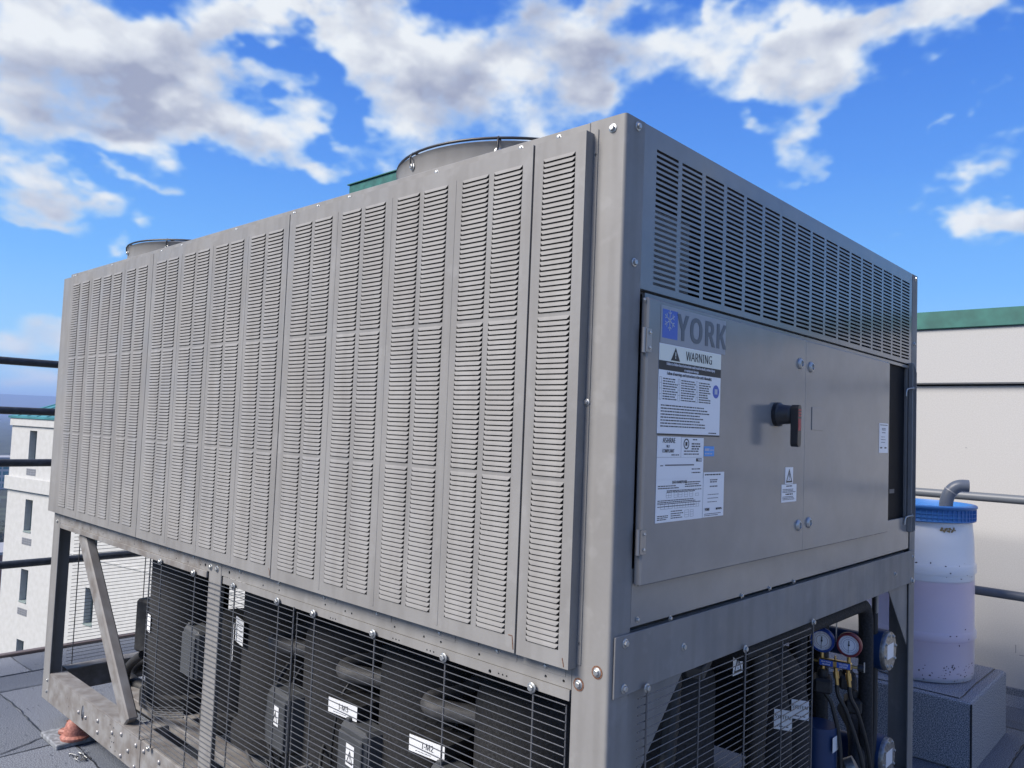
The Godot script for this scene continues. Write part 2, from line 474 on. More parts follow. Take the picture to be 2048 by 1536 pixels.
	M.roof = [mat(lin(0.18, 0.13, 0.11), 0.9), mat(lin(0.12, 0.12, 0.13), 0.9), mat(lin(0.3, 0.31, 0.33), 0.8)]
	M.leaf = mat(lin(0.035, 0.045, 0.03), 0.9)
	M.bark = mat(lin(0.06, 0.05, 0.045), 0.9)

# ---------------------------------------------------------------- sky
func make_sky() -> Image:
	var GW := 720
	var GH := 180
	var cover := PackedFloat32Array()
	cover.resize(GW * (GH + 1))
	var grey := PackedFloat32Array()
	grey.resize(GW * (GH + 1))
	var low := FastNoiseLite.new()
	low.seed = 4
	low.frequency = 1.5
	low.fractal_octaves = 3
	for j in GH + 1:
		var el := j * 0.5
		for i in GW:
			var az := i * 0.5
			if az > 180.0:
				az -= 360.0
			var d := Vector3(sin(deg_to_rad(az)) * cos(deg_to_rad(el)), sin(deg_to_rad(el)) * 1.6, -cos(deg_to_rad(az)) * cos(deg_to_rad(el)))
			# the clouds in view are listed; beyond them the same broken cover goes on
			var off := maxf(maxf((absf(az + 42.0) - 37.0) / 9.0, (el - 31.0) / 8.0), 0.0)
			off = clampf(off, 0.0, 1.0)
			var g := low.get_noise_3dv(d)
			cover[j * GW + i] = off * (g * 1.9 + 0.3) - 0.44
			grey[j * GW + i] = off * clampf(g * 1.5 - 0.1, 0.0, 0.8)
	var acc := PackedFloat32Array()
	acc.resize(cover.size())
	var hole := PackedFloat32Array()
	hole.resize(cover.size())
	for pass_id in 2:
		for q in (CLOUDS if pass_id == 0 else GREYS):
			var rad: float = maxf(q[2], q[3]) * 2.4
			var ca := cos(deg_to_rad(q[4]))
			var sa := sin(deg_to_rad(q[4]))
			for j in range(maxi(0, int((q[1] - rad) * 2.0)), mini(GH, int((q[1] + rad) * 2.0) + 1) + 1):
				var el := j * 0.5
				var k := maxf(cos(deg_to_rad(el)), 0.1)
				for ii in range(int((q[0] - rad / k) * 2.0), int((q[0] + rad / k) * 2.0) + 2):
					var x: float = (ii * 0.5 - q[0]) * k
					var y: float = -(el - q[1])
					var xr: float = (x * ca + y * sa) / q[2]
					var yr: float = (-x * sa + y * ca) / q[3]
					var w: float = exp(-(xr * xr + yr * yr) * 1.1)
					var at := j * GW + posmod(ii, GW)
					if pass_id == 0:
						if q[5] > 0.0:
							acc[at] = 1.0 - (1.0 - acc[at]) * (1.0 - minf(w * q[5], 0.95))
						else:
							hole[at] += w * -q[5]
					else:
						grey[at] = clampf(grey[at] + w * q[5], 0.0, 1.0)
	for k in cover.size():
		cover[k] += acc[k] * 0.92 - hole[k] * 0.5
	var W := 4096
	var H := 2048
	var fine := FastNoiseLite.new()
	fine.seed = 9
	fine.frequency = 8.0
	fine.fractal_octaves = 6
	fine.fractal_gain = 0.58
	var soft := FastNoiseLite.new()
	soft.seed = 12
	soft.frequency = 4.0
	soft.fractal_octaves = 4
	var stops := [[0.0, Color8(180, 214, 240)], [4.0, Color8(150, 202, 241)], [10.0, Color8(112, 174, 238)], [18.0, Color8(84, 143, 224)], [26.0, Color8(64, 119, 208)], [45.0, Color8(47, 96, 196)], [90.0, Color8(40, 84, 180)]]
	var half := H / 2
	var rows := []
	rows.resize(half)
	var wa := FastNoiseLite.new()
	wa.seed = 31
	wa.frequency = 5.0
	wa.fractal_octaves = 5
	wa.fractal_gain = 0.55
	var lx := SUN_FROM.x * 0.022
	var lz := SUN_FROM.z * 0.022
	var row := func(y: int) -> void:
		var line := PackedByteArray()
		line.resize(W * 3)
		var el := 90.0 - (y + 0.5) * 180.0 / H
		var s := 0
		while s < stops.size() - 2 and el > stops[s + 1][0]:
			s += 1
		var base: Color = stops[s][1].lerp(stops[s + 1][1], clampf((el - stops[s][0]) / (stops[s + 1][0] - stops[s][0]), 0.0, 1.0))
		var b0 := base.r8
		var b1 := base.g8
		var b2 := base.b8
		var ce := cos(deg_to_rad(el))
		var se := sin(deg_to_rad(el))
		# the drift of the edges shrinks towards the horizon, where clouds are far
		var push := 11.0 * clampf(el / 16.0, 0.12, 1.0)
		var o := 0
		for x in W:
			var a := TAU * (x + 0.5) / W
			var d := Vector3(sin(a) * ce, se * 1.7, -cos(a) * ce)
			var w1 := wa.get_noise_3dv(d)
			var w2 := wa.get_noise_3d(d.z + 9.0, d.x - 4.0, d.y + 2.0)
			var gx := fposmod(x * GW / float(W) + w1 * push / maxf(ce, 0.2), GW)
			var gy := clampf(el * 2.0 + w2 * push, 0.0, GH - 0.01)
			var j := int(gy)
			var fy := gy - j
			var i := int(gx) % GW
			var fx := gx - int(gx)
			var i2 := (i + 1) % GW
			var c := lerpf(lerpf(cover[j * GW + i], cover[j * GW + i2], fx), lerpf(cover[(j + 1) * GW + i], cover[(j + 1) * GW + i2], fx), fy)
			if c < -0.42:
				line[o] = b0; line[o + 1] = b1; line[o + 2] = b2
				o += 3
				continue
			var nz := fine.get_noise_3dv(d)
			var den := c + nz * 0.55
			var al := clampf((den + 0.24) / 0.74, 0.0, 1.0)
			al = al * al * (3.0 - 2.0 * al)
			var g := lerpf(lerpf(grey[j * GW + i], grey[j * GW + i2], fx), lerpf(grey[(j + 1) * GW + i], grey[(j + 1) * GW + i2], fx), fy)
			var sf := soft.get_noise_3dv(d)
			var su := soft.get_noise_3d(d.x + lx * 3.0, d.y + 0.08, d.z + lz * 3.0)
			var up := fine.get_noise_3d(d.x + lx, d.y + 0.03, d.z + lz)
			var sh := clampf(g * 0.6 + (su - sf) * 0.8 + (up - nz) * 0.55 + 0.1, 0.0, 1.0) * clampf(den * 2.2, 0.0, 1.0)
			line[o] = int(lerpf(b0, lerpf(219.0, 148.0, sh), al))
			line[o + 1] = int(lerpf(b1, lerpf(223.0, 155.0, sh), al))
			line[o + 2] = int(lerpf(b2, lerpf(227.0, 177.0, sh), al))
			o += 3
		rows[y] = line
	var job := WorkerThreadPool.add_group_task(row, half)
	WorkerThreadPool.wait_for_group_task_completion(job)
	var data := PackedByteArray()
	for y in half:
		data.append_array(rows[y])
	var under := PackedByteArray()
	under.resize(half * W * 3)
	under.fill(132)
	data.append_array(under)
	return Image.create_from_data(W, H, false, Image.FORMAT_RGB8, data)

# ---------------------------------------------------------------- the chiller
const TOP := 2.15
const LEN := 3.463
const WID := 2.161
const FACE := 0.03          # the louvre panels stand this far in front of the frame
const PITCH := 0.01216
const YAW_X := Basis(Vector3(0, 0, -1), Vector3(0, 1, 0), Vector3(1, 0, 0))   # local z looks along +x, local x runs along -z
var bolt_mesh: ArrayMesh
var screw_mesh: ArrayMesh
var rivet_mesh: ArrayMesh

func hardware() -> void:
	var m := MB.new()
	m.lathe(Vector3.ZERO, [Vector2(0.0118, 0), Vector2(0.0118, 0.0016), Vector2(0.0112, 0.0022), Vector2(0.0, 0.0022)], Basis(Vector3.RIGHT, Vector3.BACK, Vector3.DOWN), 20)
	var hex := []
	for k in 6:
		hex.append(Vector2(cos(TAU * k / 6.0), sin(TAU * k / 6.0)))
	for k in 6:
		var a: Vector2 = hex[k]
		var b: Vector2 = hex[(k + 1) % 6]
		var o := Vector3(a.x + b.x, a.y + b.y, 0)
		m.quad(Vector3(a.x, a.y, 0) * 0.0078 + Vector3(0, 0, 0.0022), Vector3(b.x, b.y, 0) * 0.0078 + Vector3(0, 0, 0.0022), Vector3(b.x, b.y, 0) * 0.0078 + Vector3(0, 0, 0.0075), Vector3(a.x, a.y, 0) * 0.0078 + Vector3(0, 0, 0.0075), o)
		m.quad(Vector3(a.x, a.y, 0) * 0.0078 + Vector3(0, 0, 0.0075), Vector3(b.x, b.y, 0) * 0.0078 + Vector3(0, 0, 0.0075), Vector3(b.x, b.y, 0) * 0.0062 + Vector3(0, 0, 0.0087), Vector3(a.x, a.y, 0) * 0.0062 + Vector3(0, 0, 0.0087), o + Vector3(0, 0, 2))
		m.flat(Vector3(0, 0, 0.0087), Vector3(b.x, b.y, 0) * 0.0062 + Vector3(0, 0, 0.0087), Vector3(a.x, a.y, 0) * 0.0062 + Vector3(0, 0, 0.0087), Vector3.BACK)
	bolt_mesh = m.mesh()
	m = MB.new()
	m.lathe(Vector3.ZERO, [Vector2(0.0066, 0), Vector2(0.0066, 0.001), Vector2(0.0042, 0.0012), Vector2(0.0042, 0.0042), Vector2(0.0034, 0.005), Vector2(0, 0.005)], Basis(Vector3.RIGHT, Vector3.BACK, Vector3.DOWN), 8)
	screw_mesh = m.mesh()
	m = MB.new()
	m.lathe(Vector3.ZERO, [Vector2(0.0098, 0), Vector2(0.0092, 0.003), Vector2(0.0075, 0.0055), Vector2(0.004, 0.0072), Vector2(0, 0.0078)], Basis(Vector3.RIGHT, Vector3.BACK, Vector3.DOWN), 14)
	rivet_mesh = m.mesh()

func bolt(parent: Node, at: Vector3, along_x := false, size := 1.0, kind := 0) -> void:
	var b := (YAW_X if along_x else Basis.IDENTITY) * Basis(Vector3.BACK, at.x * 37.0 + at.z * 53.0 + at.y * 11.0) * Basis.from_scale(Vector3.ONE * size * 0.88)
	part(parent, ["bolt", "screw", "rivet"][kind], [bolt_mesh, screw_mesh, rivet_mesh][kind], M.zinc if kind != 2 else M.galv, at, b)

# list of [x, y] or [x, y, r] as round holes for perforated()
func round_holes(list: Array, r := 0.0032) -> Array:
	var out := []
	for q in list:
		var rr: float = q[2] if q.size() > 2 else r
		out.append([q[0], q[1], rr, rr])
	return out

# L-shaped post with a rounded outer corner; sx, sz say which way it opens
func post(parent: Node, x: float, z: float, sx: float, sz: float, wx: float, wz: float, y0: float, y1: float, m: Material) -> MeshInstance3D:
	var t := 0.004
	var r := 0.008
	var poly := []
	poly.append(Vector2(x + sx * wx, z + sz * t))
	poly.append(Vector2(x + sx * wx, z))
	for k in 6:
		var a := PI * 0.5 * k / 5.0
		poly.append(Vector2(x + sx * (r - r * sin(a)), z + sz * (r - r * cos(a))))
	poly.append(Vector2(x, z + sz * wz))
	poly.append(Vector2(x + sx * t, z + sz * wz))
	poly.append(Vector2(x + sx * t, z + sz * t))
	var mb := MB.new()
	mb.extrude(poly, y0, y1)
	return part(parent, "corner_post", mb, m)

func louver_mesh() -> ArrayMesh:
	var m := MB.new()
	louver_into(m, Vector3.ZERO)
	return m.mesh()

const LW := 0.095
func louver_into(m: MB, at: Vector3) -> void:
	var st := [[0.0, 0.0036, 0.0003], [0.0025, 0.0004, 0.0018], [0.0075, -0.0040, 0.0032], [LW - 0.0075, -0.0040, 0.0032], [LW - 0.0025, 0.0004, 0.0018], [LW, 0.0036, 0.0003]]
	for i in 5:
		var a: Array = st[i]
		var b: Array = st[i + 1]
		var p0 := at + Vector3(a[0], 0.0050, 0)
		var p1 := at + Vector3(b[0], 0.0050, 0)
		var q0 := at + Vector3(a[0], a[1], a[2])
		var q1 := at + Vector3(b[0], b[1], b[2])
		var mid0 := p0.lerp(q0, 0.5) + Vector3(0, 0.0, 0.0003)
		var mid1 := p1.lerp(q1, 0.5) + Vector3(0, 0.0, 0.0003)
		m.quad(p0, p1, mid1, mid0, Vector3(0, 0.5, 1))
		m.quad(mid0, mid1, q1, q0, Vector3(0, 0.5, 1))
		m.quad(q0, q1, q1 + Vector3(0, -0.0002, -0.0014), q0 + Vector3(0, -0.0002, -0.0014), Vector3.DOWN)

func panel(ch: Node, x0: float, x1: float, cols: Array, seams: Array, near_cols: Array, one: ArrayMesh) -> void:
	# x0 is the far edge, x1 the near one; cols are the left edges of the louvre columns
	var y0 := 0.934
	var y1 := 2.121
	var tops := [2.0756, 1.7030, 1.3304]
	var m := MB.new()
	var ys := []
	for tp in tops:
		ys.append([tp + 0.0040, tp - 29 * PITCH - 0.0090])
	# plain strips beside and between the columns
	var xs := [x0]
	for c in cols:
		xs.append(c); xs.append(c + LW)
	xs.append(x1)
	for k in range(0, xs.size(), 2):
		m.quad(Vector3(xs[k], y0, FACE), Vector3(xs[k + 1], y0, FACE), Vector3(xs[k + 1], y1, FACE), Vector3(xs[k], y1, FACE), Vector3.BACK)
	for c in cols:
		var edges := [y1]
		for q in ys:
			edges.append(q[0]); edges.append(q[1])
		edges.append(y0)
		for k in range(0, edges.size(), 2):
			m.quad(Vector3(c, edges[k + 1], FACE), Vector3(c + LW, edges[k + 1], FACE), Vector3(c + LW, edges[k], FACE), Vector3(c, edges[k], FACE), Vector3.BACK)
		for s in 3:
			for r in 30:
				var yl: float = tops[s] - r * PITCH - 0.001
				# the slot lies behind the lip; the sheet goes on below it
				var below: float = (yl - PITCH + 0.0050) if r < 29 else ys[s][1]
				m.quad(Vector3(c, below, FACE), Vector3(c + LW, below, FACE), Vector3(c + LW, yl - 0.0065, FACE), Vector3(c, yl - 0.0065, FACE), Vector3.BACK)
	# folded edges
	for e in [[x0, -1.0], [x1, 1.0]]:
		m.quad(Vector3(e[0], y0, FACE), Vector3(e[0], y1, FACE), Vector3(e[0], y1, 0.001), Vector3(e[0], y0, 0.001), Vector3(e[1], 0, 0))
	m.quad(Vector3(x0, y1, FACE), Vector3(x1, y1, FACE), Vector3(x1, y1, 0.001), Vector3(x0, y1, 0.001), Vector3.UP)
	m.quad(Vector3(x0, y0, FACE), Vector3(x1, y0, FACE), Vector3(x1, y0, 0.001), Vector3(x0, y0, 0.001), Vector3.DOWN)
	var p := part(ch, "louver_panel", m, M.paint)
	p.position = Vector3(0, 0.0011 * sin(x0 * 7.0), 0.0006 * (1.0 + cos(x0 * 5.0)))
	for s in seams:
		var mm := MB.new()
		mm.obox(Vector3(s, 1.515, FACE + 0.0002), Vector3(0.006, 1.14, 0.0014), Basis.IDENTITY, 0.0006)
		part(p, "bead", mm, M.paint)
	var rest := MB.new()
	for c in cols:
		for s in 3:
			for r in 30:
				var at := Vector3(c, tops[s] - r * PITCH - 0.001, FACE)
				if c in near_cols:
					part(p, "louver", one, M.paint, at)
				else:
					louver_into(rest, at)
	if rest.v.size() > 0:
		part(p, "louvers", rest, M.paint).set_meta("kind", "stuff")

func wire_guard(ch: Node, from: Vector3, to: Vector3, y0: float, y1: float, uprights: Array, edge: float) -> Node3D:
	# horizontal wires from one side to the other; uprights as shares of the way
	var d := (to - from)
	var out := d.cross(Vector3.UP).normalized() * edge
	var g := Node3D.new()
	g.name = "wire_guard"
	ch.add_child(g, true)
	for u in uprights:
		var frame := MB.new()
		var p: Vector3 = from + d * u[0] + out * 0.0032
		var path := [Vector3(p.x, y0 - 0.012, p.z), Vector3(p.x, (y0 + y1) * 0.5, p.z), Vector3(p.x, y1 + (0.012 if u[1] else 0.0), p.z)]
		frame.tube(path, 0.0026 if u[1] else 0.0018, 6)
		part(g, "upright", frame, M.wire)
	var w := MB.new()
	w.rod(Vector3.ZERO, d, 0.0014, 0.0014, 6)
	var wm := w.mesh()
	var count := int((y1 - y0) / 0.0181)
	for k in count + 1:
		part(g, "wire", wm, M.wire, from + Vector3(0, y1 - k * 0.0181 - from.y, 0))
	return g

func bend(points: Array, r: float, steps := 6) -> Array:
	# rounds the corners of a path
	var out := [points[0]]
	for i in range(1, points.size() - 1):
		var a: Vector3 = points[i - 1]
		var b: Vector3 = points[i]
		var c: Vector3 = points[i + 1]
		var ra := minf(r, a.distance_to(b) * 0.48)
		var rc := minf(r, c.distance_to(b) * 0.48)
		var p := b + (a - b).normalized() * ra
		var q := b + (c - b).normalized() * rc
		for k in steps + 1:
			var t := k / float(steps)
			out.append(p.lerp(b, t).lerp(b.lerp(q, t), t))
	out.append(points[-1])
	return out

func smooth_path(points: Array, per := 8) -> Array:
	var c := Curve3D.new()
	for i in points.size():
		var tan := Vector3.ZERO
		if i > 0 and i < points.size() - 1:
			tan = (points[i + 1] - points[i - 1]) * 0.18
		c.add_point(points[i], -tan, tan)
	var out := []
	var n := per * (points.size() - 1)
	for k in n + 1:
		out.append(c.samplef(k * (points.size() - 1) / float(n)))
	return out

func sticker(ch: Node, called: String, c: Vector3, w: float, h: float, b: Basis, m: Material, label := "") -> MeshInstance3D:
	var mb := MB.new()
	mb.box(Vector3(-w / 2, -h / 2, 0), Vector3(w / 2, h / 2, 0.0006))
	var o := part(ch, called, mb, m, c, b)
	if label:
		o.set_meta("label", label)
	return o

func strip(parent: Node, called: String, x: float, y: float, w: float, h: float, m: Material, z := 0.0009) -> MeshInstance3D:
	var mb := MB.new()
	mb.box(Vector3(x - w / 2, y - h / 2, 0.0005), Vector3(x + w / 2, y + h / 2, z))
	return part(parent, called, mb, m)

# rows of small print too fine to read: word-length dashes
func small_print(parent: Node, x0: float, x1: float, ys: Array, h: float, sd: int, m: Material) -> void:
	var rng := RandomNumberGenerator.new()
	rng.seed = sd
	var mb := MB.new()
	for y in ys:
		var x := x0
		var stop := x1 - rng.randf() * (x1 - x0) * 0.25
		while x < stop:
			var w := rng.randf_range(0.6, 2.6) * h * 2.0
			mb.box(Vector3(x, y - h / 2, 0.0005), Vector3(minf(x + w, x1), y + h / 2, 0.0008))
			x += w + h * rng.randf_range(0.5, 0.9)
	part(parent, "fine_print", mb, m).set_meta("kind", "stuff")

func cells(parent: Node, x0: float, y0: float, nx: int, ny: int, w: float, h: float, m: Material) -> void:
	var mb := MB.new()
	var t := 0.0005
	for i in nx + 1:
		mb.box(Vector3(x0 + i * w - t / 2, y0, 0.0005), Vector3(x0 + i * w + t / 2, y0 + ny * h, 0.0008))
	for j in ny + 1:
		mb.box(Vector3(x0, y0 + j * h - t / 2, 0.0005), Vector3(x0 + nx * w, y0 + j * h + t / 2, 0.00082))
	part(parent, "form_boxes", mb, m).set_meta("kind", "stuff")

func triangle_sign(parent: Node, x: float, y: float, w: float, h: float, m: Material, solid := false, inner: Material = null) -> void:
	var mb := MB.new()
	var z := 0.0009
	var A := Vector3(x, y + h / 2, z)
	var B := Vector3(x - w / 2, y - h / 2, z)
	var C := Vector3(x + w / 2, y - h / 2, z)
	if solid:
		mb.flat(A, B, C, Vector3.BACK)
	else:
		var c := (A + B + C) / 3.0
		var k := 0.66
		for e in [[A, B], [B, C], [C, A]]:
			mb.quad(e[0], e[1], c + (e[1] - c) * k, c + (e[0] - c) * k, Vector3.BACK)
	var im := inner if inner else m
	part(parent, "warning_sign", mb, m)
	var mark := MB.new()
	mark.box(Vector3(x - w * 0.035, y - h * 0.16, z), Vector3(x + w * 0.035, y + h * 0.16, z + 0.0003))
	mark.box(Vector3(x - w * 0.035, y - h * 0.32, z), Vector3(x + w * 0.035, y - h * 0.22, z + 0.0003))
	part(parent, "warning_mark", mark, im)

func make_chiller() -> void:
	var ch := thing("rooftop_chiller", "long grey louvered rooftop chiller on steel legs with wire guards and control doors", "chiller")
	# --- frame
	var p := post(ch, 0, 0, -1, -1, 0.097, 0.074, 0, TOP, M.paint)
	for q in [[-0.03, 0.935], [-0.078, 0.898], [-0.033, 0.68], [-0.035, 2.122]]:
		bolt(p, Vector3(q[0], q[1], 0.0002), false, 1.0)
		if q[1] < 1.0:
			var r := MB.new()
			r.lathe(Vector3(q[0], q[1], 0), [Vector2(0.0142, 0), Vector2(0.0142, 0.0009), Vector2(0, 0.0009)], Basis(Vector3.RIGHT, Vector3.BACK, Vector3.DOWN), 20)
			part(p, "rusty_washer", r, M.rust)
	bolt(p, Vector3(0.0002, 2.132, -0.045), true, 1.0)
	bolt(p, Vector3(0.0002, 1.825, -0.046), true, 0.95)
	bolt(p, Vector3(0.0002, 0.56, -0.045), true, 0.9)
	p = post(ch, -LEN, 0, 1, -1, 0.097, 0.085, 0, TOP, M.paint)
	for q in [[-LEN + 0.06, 0.885], [-LEN + 0.078, 0.1], [-LEN + 0.078, 0.045]]:
		bolt(p, Vector3(q[0], q[1], 0.0002), false, 0.85)
	post(ch, 0, -WID, -1, 1, 0.097, 0.074, 0, TOP, M.paint)
	bolt(ch.get_child(ch.get_child_count() - 1), Vector3(0.0002, 2.135, -2.12), true, 1.0)
	bolt(ch.get_child(ch.get_child_count() - 1), Vector3(0.0002, 1.86, -2.115), true, 0.9)
	post(ch, -LEN, -WID, 1, 1, 0.097, 0.074, 0, TOP, M.paint)
	# base rails: channels with an upper flange
	var rail_x := MB.new()
	rail_x.perforated(-LEN + 0.099, -2.2655, 0.0, 0.136, 0.0, round_holes([[-3.26, 0.1], [-3.27, 0.055], [-3.2, 0.075], [-3.1, 0.085], [-3.08, 0.05], [-3.02, 0.06], [-2.65, 0.125], [-2.58, 0.108, 0.004], [-2.54, 0.105, 0.004], [-2.53, 0.075, 0.004], [-2.57, 0.055, 0.004], [-2.55, 0.045, 0.004], [-2.53, 0.047, 0.004], [-2.56, 0.02, 0.004], [-2.51, 0.018, 0.004], [-2.37, 0.126]]) + [[-2.898, 0.07, 0.017, 0.037]])
	rail_x.box(Vector3(-LEN + 0.099, 0.131, -0.078), Vector3(-2.2655, 0.1362, -0.0055), 0.001)
	var br := part(ch, "base_rail", rail_x, M.base)
	for q in [[-2.944, 0.063], [-2.856, 0.063], [-2.713, 0.088], [-2.709, 0.04], [-2.55, 0.084], [-2.454, 0.105], [-2.305, 0.104], [-2.379, 0.06], [-2.449, 0.019], [-2.31, 0.018]]:
		bolt(br, Vector3(q[0], q[1], 0.0), false, 1.15, 2)
	rail_x = MB.new()
	rail_x.box(Vector3(-2.2625, 0, -0.005), Vector3(-0.099, 0.136, -0.0008), 0.0015)
	rail_x.box(Vector3(-2.2625, 0.131, -0.078), Vector3(-0.099, 0.1362, -0.0055), 0.001)
	br = part(ch, "base_rail", rail_x, M.base)
	for q in [[-2.23, 0.103], [-2.2, 0.02], [-2.088, 0.105], [-2.14, 0.05], [-1.9, 0.06]]:
		bolt(br, Vector3(q[0], q[1], -0.0006), false, 1.15, 2)
	for q in [[[-LEN + 0.099, -WID], [-0.099, -WID + 0.006], "back"], [[-LEN, -WID + 0.076], [-LEN + 0.006, -0.087], "far"], [[-0.006, -WID + 0.076], [-0.001, -0.076], "end"]]:
		var m := MB.new()
		m.box(Vector3(q[0][0], 0, q[0][1]), Vector3(q[1][0], 0.136, q[1][1]), 0.0015)
		if q[2] == "back":
			m.box(Vector3(q[0][0], 0.131, q[0][1] + 0.006), Vector3(q[1][0], 0.1362, q[0][1] + 0.078))
		elif q[2] == "far":
			m.box(Vector3(q[1][0], 0.131, q[0][1]), Vector3(q[1][0] + 0.07, 0.1362, q[1][1]))
		else:
			m.box(Vector3(q[0][0] - 0.07, 0.131, q[0][1]), Vector3(q[0][0], 0.1362, q[1][1]))
		part(ch, "base_rail", m, M.base)
	for x in [-2.42, -1.2]:
		var m := MB.new()
		m.box(Vector3(x - 0.05, 0.02, -WID + 0.09), Vector3(x + 0.05, 0.128, -0.085), 0.003)
		part(ch, "cross_member", m, M.base)
	# middle rail and its lower lip
	var mid := MB.new()
	mid.perforated(-LEN + 0.099, -1.7765, 0.8815, 1.0, 0.0, round_holes([[-3.24, 0.9], [-3.2, 0.895], [-3.06, 0.89], [-2.95, 0.897], [-2.8, 0.893], [-2.6, 0.895], [-2.45, 0.893], [-2.2, 0.897], [-2.05, 0.89], [-1.95, 0.892], [-1.85, 0.895], [-1.81, 0.9, 0.006]]))
	mid.box(Vector3(-LEN + 0.112, 0.8572, -0.0035), Vector3(-1.79, 0.8808, 0.0042), 0.0012)
	var mr := part(ch, "middle_rail", mid, M.base)
	for q in [-3.15, -2.88, -2.62, -2.36, -2.12, -1.9]:
		bolt(mr, Vector3(q, 0.916, 0.0), false, 1.0, 1)
	mid = MB.new()
	mid.perforated(-1.6835, -0.0985, 0.8815, 1.0, 0.0, round_holes([[-1.04, 0.895], [-0.938, 0.895], [-0.906, 0.894], [-0.71, 0.895], [-0.589, 0.894], [-0.523, 0.894], [-0.384, 0.894], [-0.386, 0.918], [-0.172, 0.893], [-0.12, 0.895], [-1.3, 0.894], [-1.4, 0.893], [-1.56, 0.893], [-1.63, 0.9, 0.006]], 0.0034))
	mid.perforated(-1.665, -0.1, 0.8572, 0.8808, 0.0042, round_holes([[-1.004, 0.8635], [-0.991, 0.864], [-0.978, 0.8645], [-0.71, 0.865], [-0.697, 0.865], [-0.684, 0.865], [-0.57, 0.865], [-0.557, 0.865], [-0.544, 0.865], [-0.342, 0.8645, 0.0048], [-0.313, 0.866], [-0.3, 0.866], [-0.287, 0.866]], 0.0026))
	mr = part(ch, "middle_rail", mid, M.paint)
	for q in [-1.55, -1.3, -1.044, -0.786, -0.527, -0.322, -0.172]:
		bolt(mr, Vector3(q, 0.916, 0.0), false, 1.25, 1)
	var tabs := MB.new()
	for x in [-1.06, -0.80, -0.545, -0.335, -0.19]:
		tabs.box(Vector3(x - 0.05, 0.905, 0.0002), Vector3(x + 0.075, 0.934, 0.0012))
	part(mr, "backing_tabs", tabs, M.paint).set_meta("kind", "stuff")
	# middle post
	var cp := MB.new()
	cp.box(Vector3(-1.775, 0.02, -0.004), Vector3(-1.684, 0.99, 0.0022), 0.002)
	cp.box(Vector3(-1.775, 0.02, -0.06), Vector3(-1.771, 0.99, -0.0042), 0.001)
	var cpo := part(ch, "middle_post", cp, M.paint)
	bolt(cpo, Vector3(-1.762, 0.9, 0.0022), false, 1.1)
	bolt(cpo, Vector3(-1.714, 0.9, 0.0022), false, 1.1)
	# diagonal brace
	var bp := MB.new()
	var pa := Vector3(-3.12, 0.862, -0.035)
	var pb := Vector3(-2.46, 0.14, -0.035)
	var dd := (pb - pa).normalized()
	var bb := Basis(dd, dd.cross(Vector3.BACK) * -1.0, Vector3.BACK)
	bp.obox((pa + pb) * 0.5, Vector3(pa.distance_to(pb), 0.075, 0.045), bb, 0.006)
	part(ch, "diagonal_brace", bp, M.base)
	# top edge and deck
	var tm := MB.new()
	tm.box(Vector3(-LEN + 0.099, 2.09, -0.004), Vector3(-0.0985, TOP, 0.0), 0.0015)
	var tr := part(ch, "top_rail", tm, M.paint)
	var x := -0.15
	for q in [-0.19, -0.31, -0.62, -1.02, -1.19, -1.33, -1.72, -2.17, -2.36, -2.9, -3.38, -3.41]:
		bolt(tr, Vector3(q, 2.1355, 0.0005), false, 1.35, 1)
	tm = MB.new()
	tm.box(Vector3(-LEN + 0.006, 2.143, -WID + 0.006), Vector3(-0.006, 2.1475, -0.006))
	part(ch, "top_deck", tm, M.paint)
	tm = MB.new()
	tm.box(Vector3(-LEN, 0.95, -WID + 0.076), Vector3(-LEN + 0.004, TOP, -0.087))
	tm.box(Vector3(-LEN + 0.1, 0.95, -WID), Vector3(-0.1, TOP, -WID + 0.004))
	part(ch, "rear_panel", tm, M.paint)
	# --- louvre panels, coil behind
	var one := louver_mesh()
	panel(ch, -0.2365, -0.0852, [-0.209], [], [-0.209], one)
	panel(ch, -1.3045, -0.2425, [-1.268, -1.156, -1.008, -0.894, -0.745, -0.632, -0.482, -0.369], [-1.034, -0.771, -0.508], [-0.369, -0.482], one)
	panel(ch, -2.3665, -1.3095, [-2.330, -2.219, -2.071, -1.957, -1.811, -1.698, -1.551, -1.437], [-2.098, -1.835, -1.573], [], one)
	panel(ch, -LEN + 0.003, -2.3715, [-3.317, -3.190, -3.043, -2.916, -2.793, -2.642, -2.517], [-3.068, -2.668], [], one)
	var fl := MB.new()
	fl.perforated(-0.0848, -0.0735, 0.94, 2.128, 0.0024, [[-0.0792, 0.985, 0.0035, 0.0035], [-0.0792, 2.07, 0.0035, 0.0035]])
	var flo := part(ch, "panel_flange", fl, M.paint)
	bolt(flo, Vector3(-0.081, 1.512, 0.0024), false, 0.8)
	# black rubbed marks at the foot of the near panels
	var rub := MB.new()
	rub.tube([Vector3(-0.262, 0.972, FACE + 0.0012), Vector3(-0.25, 0.972, FACE + 0.0016), Vector3(-0.2475, 0.955, FACE + 0.0016), Vector3(-0.246, 0.942, FACE + 0.0014)], 0.0012, 6)
	rub.tube([Vector3(-0.102, 0.955, FACE + 0.001), Vector3(-0.099, 0.945, FACE + 0.0012), Vector3(-0.097, 0.937, FACE + 0.001)], 0.0012, 6)
	rub.tube([Vector3(-1.318, 0.965, FACE + 0.001), Vector3(-1.312, 0.955, FACE + 0.0012), Vector3(-1.313, 0.942, FACE + 0.001)], 0.0012, 6)
	part(ch, "retaining_clip", rub, M.rust)
	var coil := MB.new()
	coil.box(Vector3(-LEN + 0.02, 0.96, -0.10), Vector3(-0.12, 2.12, -0.045))
	coil.box(Vector3(-LEN + 0.02, 0.955, -WID + 0.02), Vector3(-0.3, 0.965, -0.1))
	part(ch, "condenser_coil", coil, M.coil)
